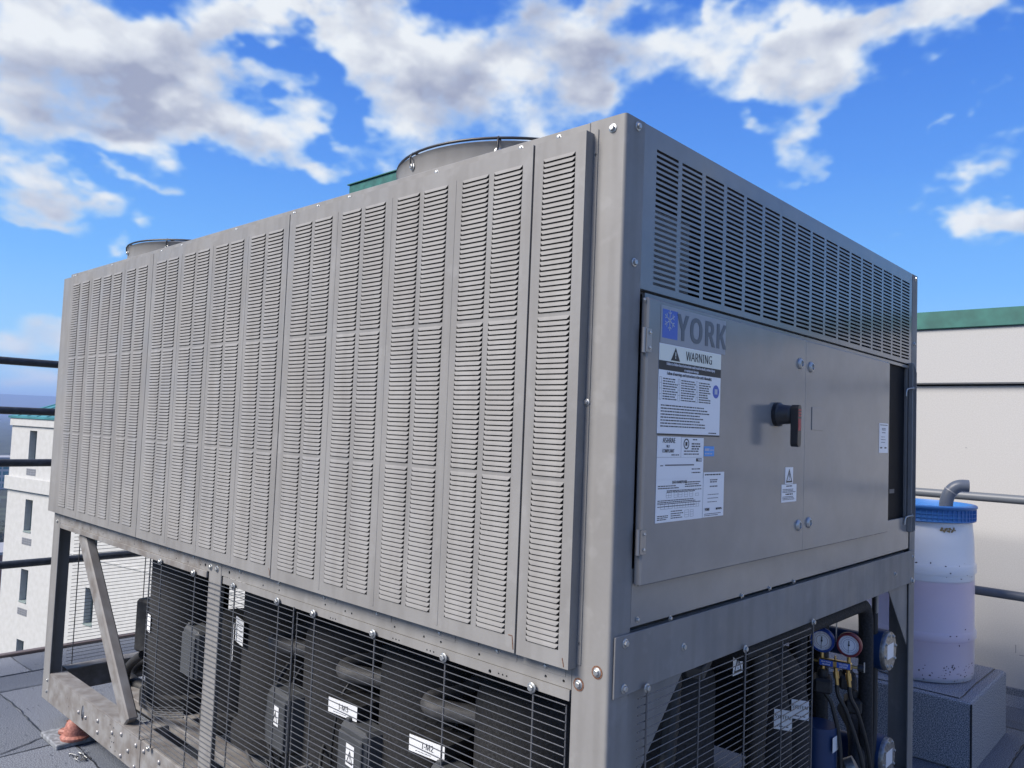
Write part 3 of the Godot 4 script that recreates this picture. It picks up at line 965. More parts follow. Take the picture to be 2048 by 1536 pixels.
	# --- fans
	for fx in [-0.82, -3.03]:
		var f := MB.new()
		var R := 0.412
		f.lathe(Vector3(fx, 0, -0.55), [Vector2(R + 0.02, 2.1478), Vector2(R + 0.006, 2.165), Vector2(R, 2.19), Vector2(R, 2.268), Vector2(R + 0.008, 2.277), Vector2(R - 0.004, 2.283), Vector2(R - 0.012, 2.275), Vector2(R - 0.012, 2.16)], Basis.IDENTITY, 72)
		var fo := part(ch, "fan_cowl", f, M.paint)
		var ring := MB.new()
		for k in 11:
			var path := []
			var rr := R - 0.001 - k * 0.037
			if k == 0:
				rr = R + 0.004
			for i in 65:
				path.append(Vector3(fx + rr * cos(TAU * i / 64.0), 2.288 + 0.02 * (1.0 - rr / R), -0.55 + rr * sin(TAU * i / 64.0)))
			ring.tube(path, 0.0045 if k == 0 else 0.0022, 6)
		for k in 8:
			var a := TAU * k / 8.0 + 0.2
			var dv := Vector3(cos(a), 0, sin(a))
			ring.tube([Vector3(fx, 2.307, -0.55), Vector3(fx, 2.291, -0.55) + dv * (R + 0.004), Vector3(fx, 2.275, -0.55) + dv * (R + 0.012), Vector3(fx, 2.248, -0.55) + dv * (R + 0.009)], 0.0032, 6)
		part(fo, "fan_guard", ring, M.plastic_black)
		for k in 8:
			var a := TAU * k / 8.0 + 0.2
			var dv := Vector3(cos(a), 0, sin(a))
			var bs := Basis(Vector3.UP.cross(dv).normalized(), Vector3.UP, dv)
			part(fo, "bolt", bolt_mesh, M.zinc, Vector3(fx, 2.248, -0.55) + dv * (R + 0.002), bs)
		var bl := MB.new()
		bl.rod(Vector3(fx, 2.17, -0.55), Vector3(fx, 2.25, -0.55), 0.09, 0.09, 20)
		for k in 4:
			var a := TAU * k / 4.0
			var dv := Vector3(cos(a), 0, sin(a))
			bl.obox(Vector3(fx, 2.21, -0.55) + dv * 0.24, Vector3(0.32, 0.006, 0.15), Basis(dv, Vector3.UP, dv.cross(Vector3.UP)) * Basis(Vector3.RIGHT, 0.45))
		part(fo, "fan_blades", bl, M.plastic_black)
	# --- end wall: slotted vent sheet
	var vs := MB.new()
	var c0 := -0.1275
	var cw := 0.0965
	var cp2 := (1.953 - 0.1275) / 16.0
	var r0 := 2.1045
	var rp := (2.1045 - 1.795) / 24.0
	var sh := 0.0066
	var e0 := -0.0645
	var e1 := -2.0865
	var xe := -0.0012
	vs.quad(Vector3(xe, r0, e0), Vector3(xe, r0, e1), Vector3(xe, TOP, e1), Vector3(xe, TOP, e0), Vector3.RIGHT)
	vs.quad(Vector3(xe, 1.772, e0), Vector3(xe, 1.772, e1), Vector3(xe, r0 - 24 * rp - sh, e1), Vector3(xe, r0 - 24 * rp - sh, e0), Vector3.RIGHT)
	vs.quad(Vector3(xe, 1.772, e0), Vector3(xe, 1.772, e1), Vector3(xe - 0.02, 1.772, e1), Vector3(xe - 0.02, 1.772, e0), Vector3.DOWN)
	vs.quad(Vector3(xe, TOP, e0), Vector3(xe, TOP, e1), Vector3(xe - 0.03, TOP, e1), Vector3(xe - 0.03, TOP, e0), Vector3.UP)
	for r in 25:
		var yt := r0 - r * rp
		if r < 24:
			vs.quad(Vector3(xe, yt - rp, e0), Vector3(xe, yt - rp, e1), Vector3(xe, yt - sh, e1), Vector3(xe, yt - sh, e0), Vector3.RIGHT)
		var zz := e0
		for k in 18:
			var zn := (c0 - k * cp2) if k < 17 else e1
			vs.quad(Vector3(xe, yt - sh, zz), Vector3(xe, yt - sh, zn), Vector3(xe, yt, zn), Vector3(xe, yt, zz), Vector3.RIGHT)
			zz = zn - cw
			if k < 17:
				vs.quad(Vector3(xe, yt - sh, zn), Vector3(xe, yt - sh, zn - cw), Vector3(xe - 0.0016, yt - sh, zn - cw), Vector3(xe - 0.0016, yt - sh, zn), Vector3.UP)
	part(ch, "vent_sheet", vs, M.door)
	var hp := MB.new()
	hp.box(Vector3(-0.05, 1.79, -0.36), Vector3(-0.046, 1.985, -0.13))
	part(ch, "coil_end_plate", hp, M.paint)
	var inn := MB.new()
	inn.box(Vector3(-0.3, 1.765, -2.08), Vector3(-0.02, 1.771, -0.08))
	inn.box(Vector3(-0.3, 1.001, -2.08), Vector3(-0.02, 1.008, -0.08))
	part(ch, "control_box_shelf", inn, M.paint)
	# --- control box face and doors
	var cb := MB.new()
	cb.box(Vector3(-0.012, 1.0215, -2.074), Vector3(-0.002, 1.15, -0.078), 0.0015)
	cb.box(Vector3(-0.012, 1.1505, -1.765), Vector3(-0.004, 1.766, -0.1))
	cb.box(Vector3(-0.012, 1.1505, -2.074), Vector3(-0.004, 1.766, -2.049))
	cb.box(Vector3(-0.012, 1.755, -2.0485), Vector3(-0.004, 1.766, -1.7655))
	var cbo := part(ch, "control_box", cb, M.door)
	for q in [[-0.104, 1.034], [-0.243, 1.018], [-0.606, 1.023], [-0.777, 1.022], [-0.943, 1.022]]:
		bolt(cbo, Vector3(-0.0018, q[1] + (0.002 if q[0] > -0.2 else 0.0), q[0]), true, 1.2, 1)
	var cav := MB.new()
	cav.box(Vector3(-0.3, 1.13, -2.048), Vector3(-0.296, 1.76, -1.767))
	cav.box(Vector3(-0.296, 1.126, -2.05), Vector3(-0.013, 1.13, -1.767))
	cav.box(Vector3(-0.296, 1.76, -2.05), Vector3(-0.013, 1.764, -1.767))
	cav.box(Vector3(-0.296, 1.13, -2.052), Vector3(-0.013, 1.76, -2.049))
	cav.box(Vector3(-0.296, 1.13, -1.769), Vector3(-0.013, 1.76, -1.7655))
	part(cbo, "compartment", cav, M.paint)
	var infill := MB.new()  # near-black sheet across the whole compartment opening
	infill.box(Vector3(-0.06, 1.131, -2.0485), Vector3(-0.016, 1.7595, -1.7665), 0.001)
	var dp := part(ch, "infill_panel", infill, M.black_panel)
	infill = MB.new()
	infill.box(Vector3(-0.0158, 1.25, -1.93), Vector3(-0.015, 1.266, -1.87))
	part(dp, "label", infill, M.soft_ink)
	var d1 := MB.new()
	d1.box(Vector3(0.0, 1.114, -0.956), Vector3(0.02, 1.752, -0.079), 0.004)
	var door1 := part(ch, "control_door", d1, M.door)
	door1.set_meta("label", "wide left control door carrying the maker's badge and warning labels")
	var d2 := MB.new()
	d2.box(Vector3(0.0, 1.112, -1.757), Vector3(0.0165, 1.7515, -0.9585), 0.004)
	var door2 := part(ch, "control_door", d2, M.door)
	door2.set_meta("label", "narrower control door beside the dark open compartment")
	for y in [1.655, 1.21]:
		var hg := MB.new()
		hg.rod(Vector3(0.014, y - 0.028, -0.0735), Vector3(0.014, y + 0.028, -0.0735), 0.0055, 0.0055, 10)
		hg.box(Vector3(0.0202, y - 0.026, -0.094), Vector3(0.0216, y + 0.026, -0.0735))
		part(door1, "hinge", hg, M.galv)
		for s in [-0.017, 0.017]:
			bolt(door1, Vector3(0.0216, y + s, -0.087), true, 0.85, 1)
	bolt(door1, Vector3(0.012, 1.745, -0.074), true, 0.8, 1)
	bolt(door1, Vector3(0.008, 1.118, -0.082), true, 0.8, 1)
	for q in [[1.674, -0.908, 0], [1.671, -0.998, 1], [1.193, -0.915, 0], [1.1955, -1.001, 1]]:
		var lk := MB.new()
		lk.lathe(Vector3(0.02 if q[2] == 0 else 0.0165, q[0], q[1]), [Vector2(0.0165, 0), Vector2(0.0165, 0.003), Vector2(0.012, 0.0075), Vector2(0.0095, 0.0082), Vector2(0.0085, 0.004), Vector2(0.0, 0.004)], Basis(Vector3.UP, Vector3.RIGHT, Vector3.FORWARD), 24)
		var lo := part(door1 if q[2] == 0 else door2, "door_lock", lk, M.zinc)
	# rotary switch handle
	var hd := MB.new()
	hd.lathe(Vector3(0.02, 1.516, -0.75), [Vector2(0.034, 0), Vector2(0.034, 0.012), Vector2(0.028, 0.016), Vector2(0.026, 0.042), Vector2(0.022, 0.047), Vector2(0, 0.047)], Basis(Vector3.UP, Vector3.RIGHT, Vector3.FORWARD), 32)
	var ho := part(ch, "switch_handle", hd, M.plastic_black)
	hd = MB.new()
	var prof := []
	for k in 13:
		var a := PI * k / 12.0
		prof.append(Vector2(0.0115 * cos(a), 0.016 + 0.0115 * sin(a)))
	for k in 13:
		var a := PI + PI * k / 12.0
		prof.append(Vector2(0.0115 * cos(a), -0.078 + 0.0115 * sin(a)))
	hd.extrude(prof, 0.047, 0.068)
	part(ho, "lever", hd, M.plastic_black, Vector3(0.02, 1.516, -0.75), Basis(Vector3(0, 0, -1), Vector3(1, 0, 0), Vector3(0, 1, 0)))
	for k in 4:
		hd = MB.new()
		if k < 3:
			hd.box(Vector3(0.0878, 1.527 - k * 0.008, -0.7585), Vector3(0.0888, 1.532 - k * 0.008, -0.7415))
		else:
			hd.box(Vector3(0.0878, 1.472, -0.7585), Vector3(0.0888, 1.505, -0.7415))
		part(ho, "red_mark", hd, M.red_print)
	# small square cover plate
	var sq := MB.new()
	sq.box(Vector3(0.0166, 1.478, -1.1), Vector3(0.0185, 1.549, -1.012), 0.0006)
	part(door2, "cover_plate", sq, M.door)
	# swung-open compartment cover, seen edge on
	var oc := MB.new()
	oc.box(Vector3(-0.002, 1.09, -2.062), Vector3(0.016, 1.776, -2.05), 0.002)
	oc.box(Vector3(0.0, 1.09, -2.1), Vector3(0.003, 1.76, -2.0625))
	var oco := part(ch, "open_cover", oc, M.door)
	oc = MB.new()
	oc.extrude([Vector2(0.0165, 1.09), Vector2(0.028, 1.10), Vector2(0.028, 1.735), Vector2(0.0165, 1.775)], -0.0015, 0.0015)
	part(oco, "side_flange", oc, M.paint, Vector3(0, 0, -2.056), Basis(Vector3.RIGHT, Vector3.FORWARD, Vector3.UP))
	for y in [1.66, 1.145]:
		var la := MB.new()
		la.tube(smooth_path([Vector3(0.02, y + 0.012, -2.046), Vector3(0.008, y + 0.01, -2.03), Vector3(0.004, y + 0.002, -2.01), Vector3(0.003, y - 0.022, -2.006)], 4), 0.0034, 8)
		part(oco, "latch", la, M.zinc)
		bolt(oco, Vector3(0.0166, y + 0.012, -2.058), true, 0.9)
	# --- beam across the end, gussets
	var bm := MB.new()
	bm.box(Vector3(0.0008, 0.883, -2.13), Vector3(0.005, 1.0125, -0.0135), 0.0012)
	var bmo := part(ch, "end_beam", bm, M.paint)
	for q in [[0.995, -0.05, 1.0], [0.899, -0.05, 1.0], [0.944, -0.296, 0.9], [0.89, -2.1, 1.3], [0.985, -2.11, 0.9], [0.941, -1.884, 0.9]]:
		bolt(bmo, Vector3(0.005, q[0], q[1]), true, q[2])
	for g in [[-0.325, -0.088, -0.078], [-1.838, -2.075, -2.08]]:
		var gu := MB.new()
		gu.extrude([Vector2(g[0], 0.89), Vector2(g[1], 0.89), Vector2(g[2], 0.84), Vector2(g[2], 0.635)], -0.0015, 0.0015)
		part(ch, "gusset", gu, M.paint, Vector3(-0.008, 0, 0), Basis(Vector3(0, 0, 1), Vector3(-1, 0, 0), Vector3(0, 1, 0)))
	# --- wire guards
	var g1 := wire_guard(ch, Vector3(-1.178, 0, 0.008), Vector3(-0.106, 0, 0.008), 0.15, 0.848, [[0.0, false], [0.0887, true], [0.3638, true], [0.6343, true], [0.9104, true], [1.0, false]], -1.0)
	for q in [-1.083, -0.788, -0.498, -0.202]:
		bolt(g1, Vector3(q, 0.863, 0.0112), false, 1.15)
	var g2 := wire_guard(ch, Vector3(-2.27, 0, 0.008), Vector3(-1.2, 0, 0.008), 0.15, 0.848, [[0.0, true], [0.1, true], [0.37, true], [0.649, true], [0.917, true], [1.0, true]], -1.0)
	for q in [-2.163, -1.875, -1.576, -1.289]:
		bolt(g2, Vector3(q, 0.863, 0.0112), false, 1.15)
	bolt(g2, Vector3(-2.163, 0.1365, 0.0112), false, 1.1)
	bolt(g2, Vector3(-1.88, 0.1365, 0.0112), false, 1.1)
	wire_guard(ch, Vector3(-LEN + 0.012, 0, -2.06), Vector3(-LEN + 0.012, 0, -0.1), 0.15, 0.9, [[0.0, true], [0.22, true], [0.42, true], [0.62, true], [0.81, true], [0.985, true]], 1.0)
	var g4 := wire_guard(ch, Vector3(0.011, 0, -1.072), Vector3(0.011, 0, -0.098), 0.15, 0.868, [[0.012, true], [0.24, false], [0.48, true], [0.73, false], [0.969, true]], -1.0)
	for q in [-0.128, -0.604, -1.062]:
		bolt(g4, Vector3(0.013, 0.886, q), true, 1.0)
	make_insides(ch)
	make_labels(ch)

func compressor(ch: Node, x: float, z: float, r: float, top: float, called := "compressor") -> MeshInstance3D:
	var m := MB.new()
	m.lathe(Vector3(x, 0, z), [Vector2(0, 0.14), Vector2(r * 1.12, 0.14), Vector2(r * 1.12, 0.2), Vector2(r, 0.21), Vector2(r, top - 0.08), Vector2(r * 0.97, top - 0.05), Vector2(r * 0.88, top - 0.022), Vector2(r * 0.7, top - 0.006), Vector2(0, top)], Basis.IDENTITY, 36)
	return part(ch, called, m, M.foam)

func terminal_box(c: Node, at: Vector3, turn := 0.0) -> MeshInstance3D:
	var m := MB.new()
	m.obox(Vector3.ZERO, Vector3(0.16, 0.2, 0.09), Basis.IDENTITY, 0.012)
	m.obox(Vector3(0, -0.01, 0.047), Vector3(0.145, 0.17, 0.008), Basis.IDENTITY, 0.003)
	m.obox(Vector3(-0.05, 0.105, 0.02), Vector3(0.018, 0.016, 0.03), Basis.IDENTITY, 0.003)
	return part(c, "terminal_box", m, M.grey_box, at, Basis(Vector3.UP, turn))

func make_insides(ch: Node) -> void:
	# compressors behind the long guard
	var tops := [0.735, 0.735, 0.735]
	var xs := [-0.515, -0.95, -1.39]
	for i in 3:
		var c := compressor(ch, xs[i], -0.37, 0.17, tops[i])
		var tb := terminal_box(c, Vector3(xs[i] - 0.125, 0.385, -0.195), -0.12)
		# suction elbow out of the shell, the same grey all along
		var e := MB.new()
		e.tube(bend([Vector3(xs[i] - 0.09, 0.605, -0.30), Vector3(xs[i] - 0.32, 0.607, -0.20), Vector3(xs[i] - 0.27, 0.65, -0.42), Vector3(xs[i] - 0.05, 0.72, -0.95)], 0.09), 0.029, 14)
		part(c, "suction_pipe", e, M.pipe_grey)
		if i < 3:
			var fs := MB.new()
			fs.rod(Vector3(xs[i] - 0.19, 0.56, -0.37), Vector3(xs[i] - 0.19, 0.66, -0.37), 0.016, 0.016, 10)
			part(c, "fitting", fs, M.black)
	# stickers on the compressors
	var bl := Basis(Vector3.UP, 0.08)
	for q in [[Vector3(-1.168, 0.512, -0.176), "I-M3"], [Vector3(-0.756, 0.510, -0.178), "I-M2"], [Vector3(-0.3, 0.46, -0.2), ""]]:
		var s := sticker(ch, "compressor_label", q[0], 0.142, 0.047, bl, M.white_label)
		var br := MB.new()
		br.box(Vector3(-0.07, -0.02, -0.16), Vector3(0.07, 0.02, -0.0004))
		part(s, "bracket", br, M.black)
		if q[1]:
			lettering(s, q[1], Vector3(0.005, 0.004, 0.0012), Basis.IDENTITY, 0.017, M.ink)
			small_print(s, -0.045, 0.03, [-0.017], 0.0022, 5, M.soft_ink)
	for q in [Vector3(-1.513, 0.405, -0.142), Vector3(-1.072, 0.402, -0.142)]:
		var s := sticker(ch, "hazard_label", q, 0.05, 0.066, Basis(Vector3.UP, -0.12), M.white_label)
		triangle_sign(s, 0, -0.004, 0.04, 0.042, M.ink)
	# tall shell behind the middle post with two papers
	compressor(ch, -1.93, -0.46, 0.2, 0.93)
	var ep := MB.new()
	ep.box(Vector3(-2.75, 0.16, -0.86), Vector3(-1.7, 0.95, -0.78), 0.004)
	part(ch, "added_backing_panel", ep, M.black)  # added black sheet, blocks the bright view through the bay
	var pw := sticker(ch, "paper_label", Vector3(-1.989, 0.584, -0.250), 0.1, 0.1, Basis(Vector3.UP, -0.2), M.white_label)
	small_print(pw, -0.04, 0.04, [0.03, 0.015, 0.0, -0.015, -0.03], 0.003, 8, M.soft_ink)
	sticker(ch, "paper_label", Vector3(-2.027, 0.531, -0.245), 0.012, 0.15, Basis(Vector3.UP, -0.3), M.white_label)
	# second circuit, behind the left bay
	var c4 := compressor(ch, -2.6, -0.33, 0.17, 0.93)
	var b4 := MB.new()
	b4.obox(Vector3(-2.86, 0.43, -0.30), Vector3(0.16, 0.25, 0.14), Basis(Vector3.UP, 0.2), 0.012)
	part(c4, "terminal_box", b4, M.black)
	var l4 := sticker(ch, "paper_label", Vector3(-2.63, 0.505, -0.158), 0.055, 0.075, Basis(Vector3.UP, -0.15), M.white_label)
	var c5 := compressor(ch, -2.22, -0.38, 0.13, 0.6)
	terminal_box(c5, Vector3(-2.26, 0.45, -0.22), -0.1)
	var ring := MB.new()
	ring.tube(bend([Vector3(-2.75, 0.12, -0.28), Vector3(-3.05, 0.16, -0.22), Vector3(-3.12, 0.19, -0.42), Vector3(-2.7, 0.17, -0.55)], 0.12), 0.028, 12)
	part(ch, "oil_pipe", ring, M.black)
	ring = MB.new()
	ring.tube(smooth_path([Vector3(-2.82, 0.31, -0.22), Vector3(-2.93, 0.22, -0.2), Vector3(-2.9, 0.1, -0.2), Vector3(-2.7, 0.05, -0.24)], 6), 0.02, 10)
	part(ch, "power_conduit", ring, M.black)
	for k in 5:
		ring = MB.new()
		var y := 0.2 + 0.01 * k
		ring.tube(smooth_path([Vector3(-2.58, y, -0.13), Vector3(-2.46, y - 0.03 - 0.004 * k, -0.11), Vector3(-2.33, y - 0.02, -0.12), Vector3(-2.2, y + 0.01, -0.14)], 5), 0.0035, 6)
		part(ch, "cable", ring, M.pipe_grey if k < 3 else M.black)
	ring = MB.new()
	ring.tube(smooth_path([Vector3(-1.62, 0.262, -0.1), Vector3(-1.5, 0.25, -0.07), Vector3(-1.38, 0.265, -0.09), Vector3(-1.3, 0.3, -0.16)], 5), 0.006, 8)
	part(ch, "cable", ring, M.pipe_grey)
	var rng := RandomNumberGenerator.new()
	rng.seed = 14
	for k in 14:
		var cx: float = -0.3 - k * 0.1
		var lo := Vector3(cx, 0.15, -0.14 - rng.randf() * 0.1)
		var hi := Vector3(cx - rng.randf_range(-0.12, 0.2), rng.randf_range(0.3, 0.55), -0.2 - rng.randf() * 0.1)
		ring = MB.new()
		ring.tube(smooth_path([lo + Vector3(-0.12, 0.01, -0.02), lo, lo.lerp(hi, 0.5) + Vector3(rng.randf_range(-0.05, 0.05), 0.03, 0.04), hi, hi + Vector3(0.02, 0.06, -0.08)], 5), rng.randf_range(0.004, 0.008), 8)
		part(ch, "cable", ring, M.rubber)
	for k in 3:
		var cx: float = -0.42 - k * 0.34
		ring = MB.new()
		ring.tube(bend([Vector3(cx, 0.13, -0.2), Vector3(cx, 0.28 + 0.03 * (k % 2), -0.19), Vector3(cx + 0.1, 0.3, -0.24), Vector3(cx + 0.12, 0.72, -0.4)], 0.04), 0.006, 8)
		part(ch, "copper_line", ring, M.copper)
		ring = MB.new()
		ring.box(Vector3(cx - 0.03, 0.14, -0.2), Vector3(cx + 0.03, 0.2, -0.195), 0.001)
		ring.box(Vector3(cx - 0.03, 0.14, -0.194), Vector3(cx + 0.03, 0.145, -0.15), 0.001)
		part(ch, "mounting_bracket", ring, M.base)
	# mounting skid
	for z in [-0.2, -0.55]:
		var sk := MB.new()
		sk.box(Vector3(-2.95, 0.1, z - 0.04), Vector3(-0.2, 0.14, z + 0.04), 0.003)
		part(ch, "compressor_skid", sk, M.base if z > -0.3 else M.black)
	# evaporator drum along the back
	var ev := MB.new()
	ev.lathe(Vector3(-0.28, 0.42, -1.62), [Vector2(0, 0), Vector2(0.2, 0), Vector2(0.22, -0.02), Vector2(0.22, -2.2), Vector2(0.2, -2.22), Vector2(0, -2.22)], Basis(Vector3.UP, Vector3.RIGHT, Vector3.FORWARD), 36)
	part(ch, "evaporator", ev, M.foam)
	# pipes over the compressors
	for k in 3:
		var hp := MB.new()
		hp.tube([Vector3(-3.0, 0.76 + 0.05 * k, -0.75 - 0.16 * k), Vector3(-1.5, 0.76 + 0.05 * k, -0.75 - 0.16 * k), Vector3(-0.4, 0.76 + 0.05 * k, -0.75 - 0.16 * k)], 0.04, 14)
		part(ch, "header_pipe", hp, M.foam)
	# --- seen through the end opening
	var e1 := compressor(ch, -0.30, -0.72, 0.15, 0.79)
	var eb := MB.new()
	eb.obox(Vector3(-0.13, 0.81, -0.62), Vector3(0.05, 0.035, 0.12), Basis(Vector3.UP, 0.3) * Basis(Vector3.RIGHT, 0.15), 0.004)
	part(e1, "fitting", eb, M.pipe_grey)
	eb = MB.new()
	eb.obox(Vector3(-0.12, 0.845, -0.63), Vector3(0.02, 0.03, 0.04), Basis(Vector3.UP, 0.5), 0.003)
	part(e1, "valve_cap", eb, M.brass)
	var hz := sticker(ch, "hazard_label", Vector3(-0.096, 0.795, -0.785), 0.06, 0.075, YAW_X, M.white_label)
	triangle_sign(hz, 0, -0.006, 0.05, 0.05, M.ink)
	var cd := []
	for k in 80:
		cd.append(Vector3(-0.09 + 0.004 * sin(k * 0.09), 0.87 - k * 0.0094, -0.90 - 0.006 * sin(k * 0.07)))
	var rc := MB.new()
	rc.tube(cd, 0.026, 14, 0.13)
	part(ch, "ribbed_conduit", rc, M.rubber)
	cd = []
	for k in 90:
		var t := k / 89.0
		cd.append(Vector3(-0.06 - 0.05 * t, 0.2 + 0.62 * t, -0.14 - 0.30 * t - 0.06 * sin(t * 3.0)))
	rc = MB.new()
	rc.tube(cd, 0.021, 12, 0.14)
	part(ch, "ribbed_conduit", rc, M.rubber)
	# big insulated suction bends with the system stickers
	for k in 2:
		var sb := MB.new()
		var z0 := -1.0 - 0.15 * k
		sb.tube(bend([Vector3(-0.45, 0.78 - 0.05 * k, z0 + 0.18), Vector3(-0.16, 0.79 - 0.04 * k, z0 + 0.02), Vector3(-0.13, 0.6, z0 - 0.1), Vector3(-0.13, 0.1, z0 - 0.1)], 0.2, 10), 0.065, 18)
		part(ch, "suction_bend", sb, M.foam)
		var ss := sticker(ch, "system_label", [Vector3(-0.050, 0.587, -1.001), Vector3(-0.050, 0.587, -1.130)][k], 0.052, 0.060, Basis(Vector3.UP, 0.4), M.white_label)
		lettering(ss, "SYSTEM", Vector3(0, 0.008, 0.0012), Basis.IDENTITY, 0.0105, M.ink, false, 0.95)
		small_print(ss, -0.018, 0.016, [-0.02], 0.003, 9 + k, M.soft_ink)
	# black liquid line under the beam, turning down
	var ll := MB.new()
	ll.tube(bend([Vector3(-0.05, 0.847, -0.7), Vector3(-0.05, 0.843, -1.73), Vector3(-0.05, 0.06, -1.75)], 0.08), 0.026, 14)
	part(ch, "liquid_line", ll, M.foam)
	ll = MB.new()
	ll.tube(bend([Vector3(-0.06, 0.88, -1.86), Vector3(-0.06, 0.5, -1.87), Vector3(-0.05, 0.3, -1.84), Vector3(-0.06, 0.04, -1.78)], 0.1), 0.012, 10)
	part(ch, "drain_hose", ll, M.rubber)
	# water nozzles with blanking plates
	for y in [0.64, 0.235]:
		var nz := MB.new()
		nz.rod(Vector3(-0.4, y, -1.9), Vector3(-0.05, y, -1.9), 0.052, 0.052, 24)
		nz.lathe(Vector3(-0.06, y, -1.9), [Vector2(0.05, 0), Vector2(0.078, 0), Vector2(0.078, 0.03), Vector2(0.05, 0.03)], Basis(Vector3.UP, Vector3.RIGHT, Vector3.FORWARD), 32)
		var no := part(ch, "water_nozzle", nz, M.blue_paint)
		nz = MB.new()
		nz.lathe(Vector3(-0.03, y, -1.9), [Vector2(0.074, 0), Vector2(0.074, 0.014), Vector2(0.072, 0.017), Vector2(0, 0.017)], Basis(Vector3.UP, Vector3.RIGHT, Vector3.FORWARD), 32)
		part(no, "blanking_plate", nz, M.steel_plate)
		for k in 8:
			var a := TAU * k / 8.0 + 0.2
			bolt(no, Vector3(-0.013, y + 0.062 * cos(a), -1.9 + 0.062 * sin(a)), true, 0.75)
		var pl := sticker(no, "plate_label", Vector3(-0.0128, y, -1.9), 0.075, 0.055, YAW_X, M.white_label)
	# filter drier and valve body low down
	var fd := MB.new()
	fd.rod(Vector3(-0.1, 0.2, -1.42), Vector3(-0.1, 0.46, -1.42), 0.06, 0.06, 24)
	var fo := part(ch, "filter_drier", fd, M.blue_paint)
	sticker(fo, "drier_label", Vector3(-0.0395, 0.41, -1.42), 0.07, 0.05, YAW_X, M.white_label)
	fd = MB.new()
	fd.tube(bend([Vector3(-0.1, 0.16, -1.5), Vector3(-0.04, 0.22, -1.62), Vector3(-0.1, 0.34, -1.8), Vector3(-0.2, 0.36, -1.95)], 0.08), 0.03, 14)
	part(ch, "water_pipe", fd, M.foam)
	fd = MB.new()
	fd.rod(Vector3(-0.045, 0.285, -1.55), Vector3(-0.02, 0.3, -1.56), 0.035, 0.035, 20)
	part(ch, "valve_cap", fd, M.steel_plate)
	for q in [[0.60, -1.42], [0.56, -1.66], [0.46, -1.72]]:
		fd = MB.new()
		fd.obox(Vector3(-0.09, q[0], q[1]), Vector3(0.06, 0.05, 0.09), Basis(Vector3.UP, 0.4), 0.008)
		fd.rod(Vector3(-0.09, q[0] - 0.02, q[1]), Vector3(-0.09, q[0] + 0.05, q[1]), 0.018, 0.018, 12)
		part(ch, "service_valve", fd, M.black)
	for q in [[-0.13, -1.30], [-0.15, -1.55], [-0.22, -1.66]]:
		fd = MB.new()
		fd.rod(Vector3(q[0], 0.1, q[1]), Vector3(q[0], 0.86, q[1]), 0.03, 0.03, 14)
		part(ch, "riser_pipe", fd, M.foam)
	# flat grey strap beside the nozzle
	fd = MB.new()
	fd.box(Vector3(-0.03, 0.8, -1.79), Vector3(-0.024, 0.885, -1.772), 0.002)
	part(ch, "hanger_strap", fd, M.paint)

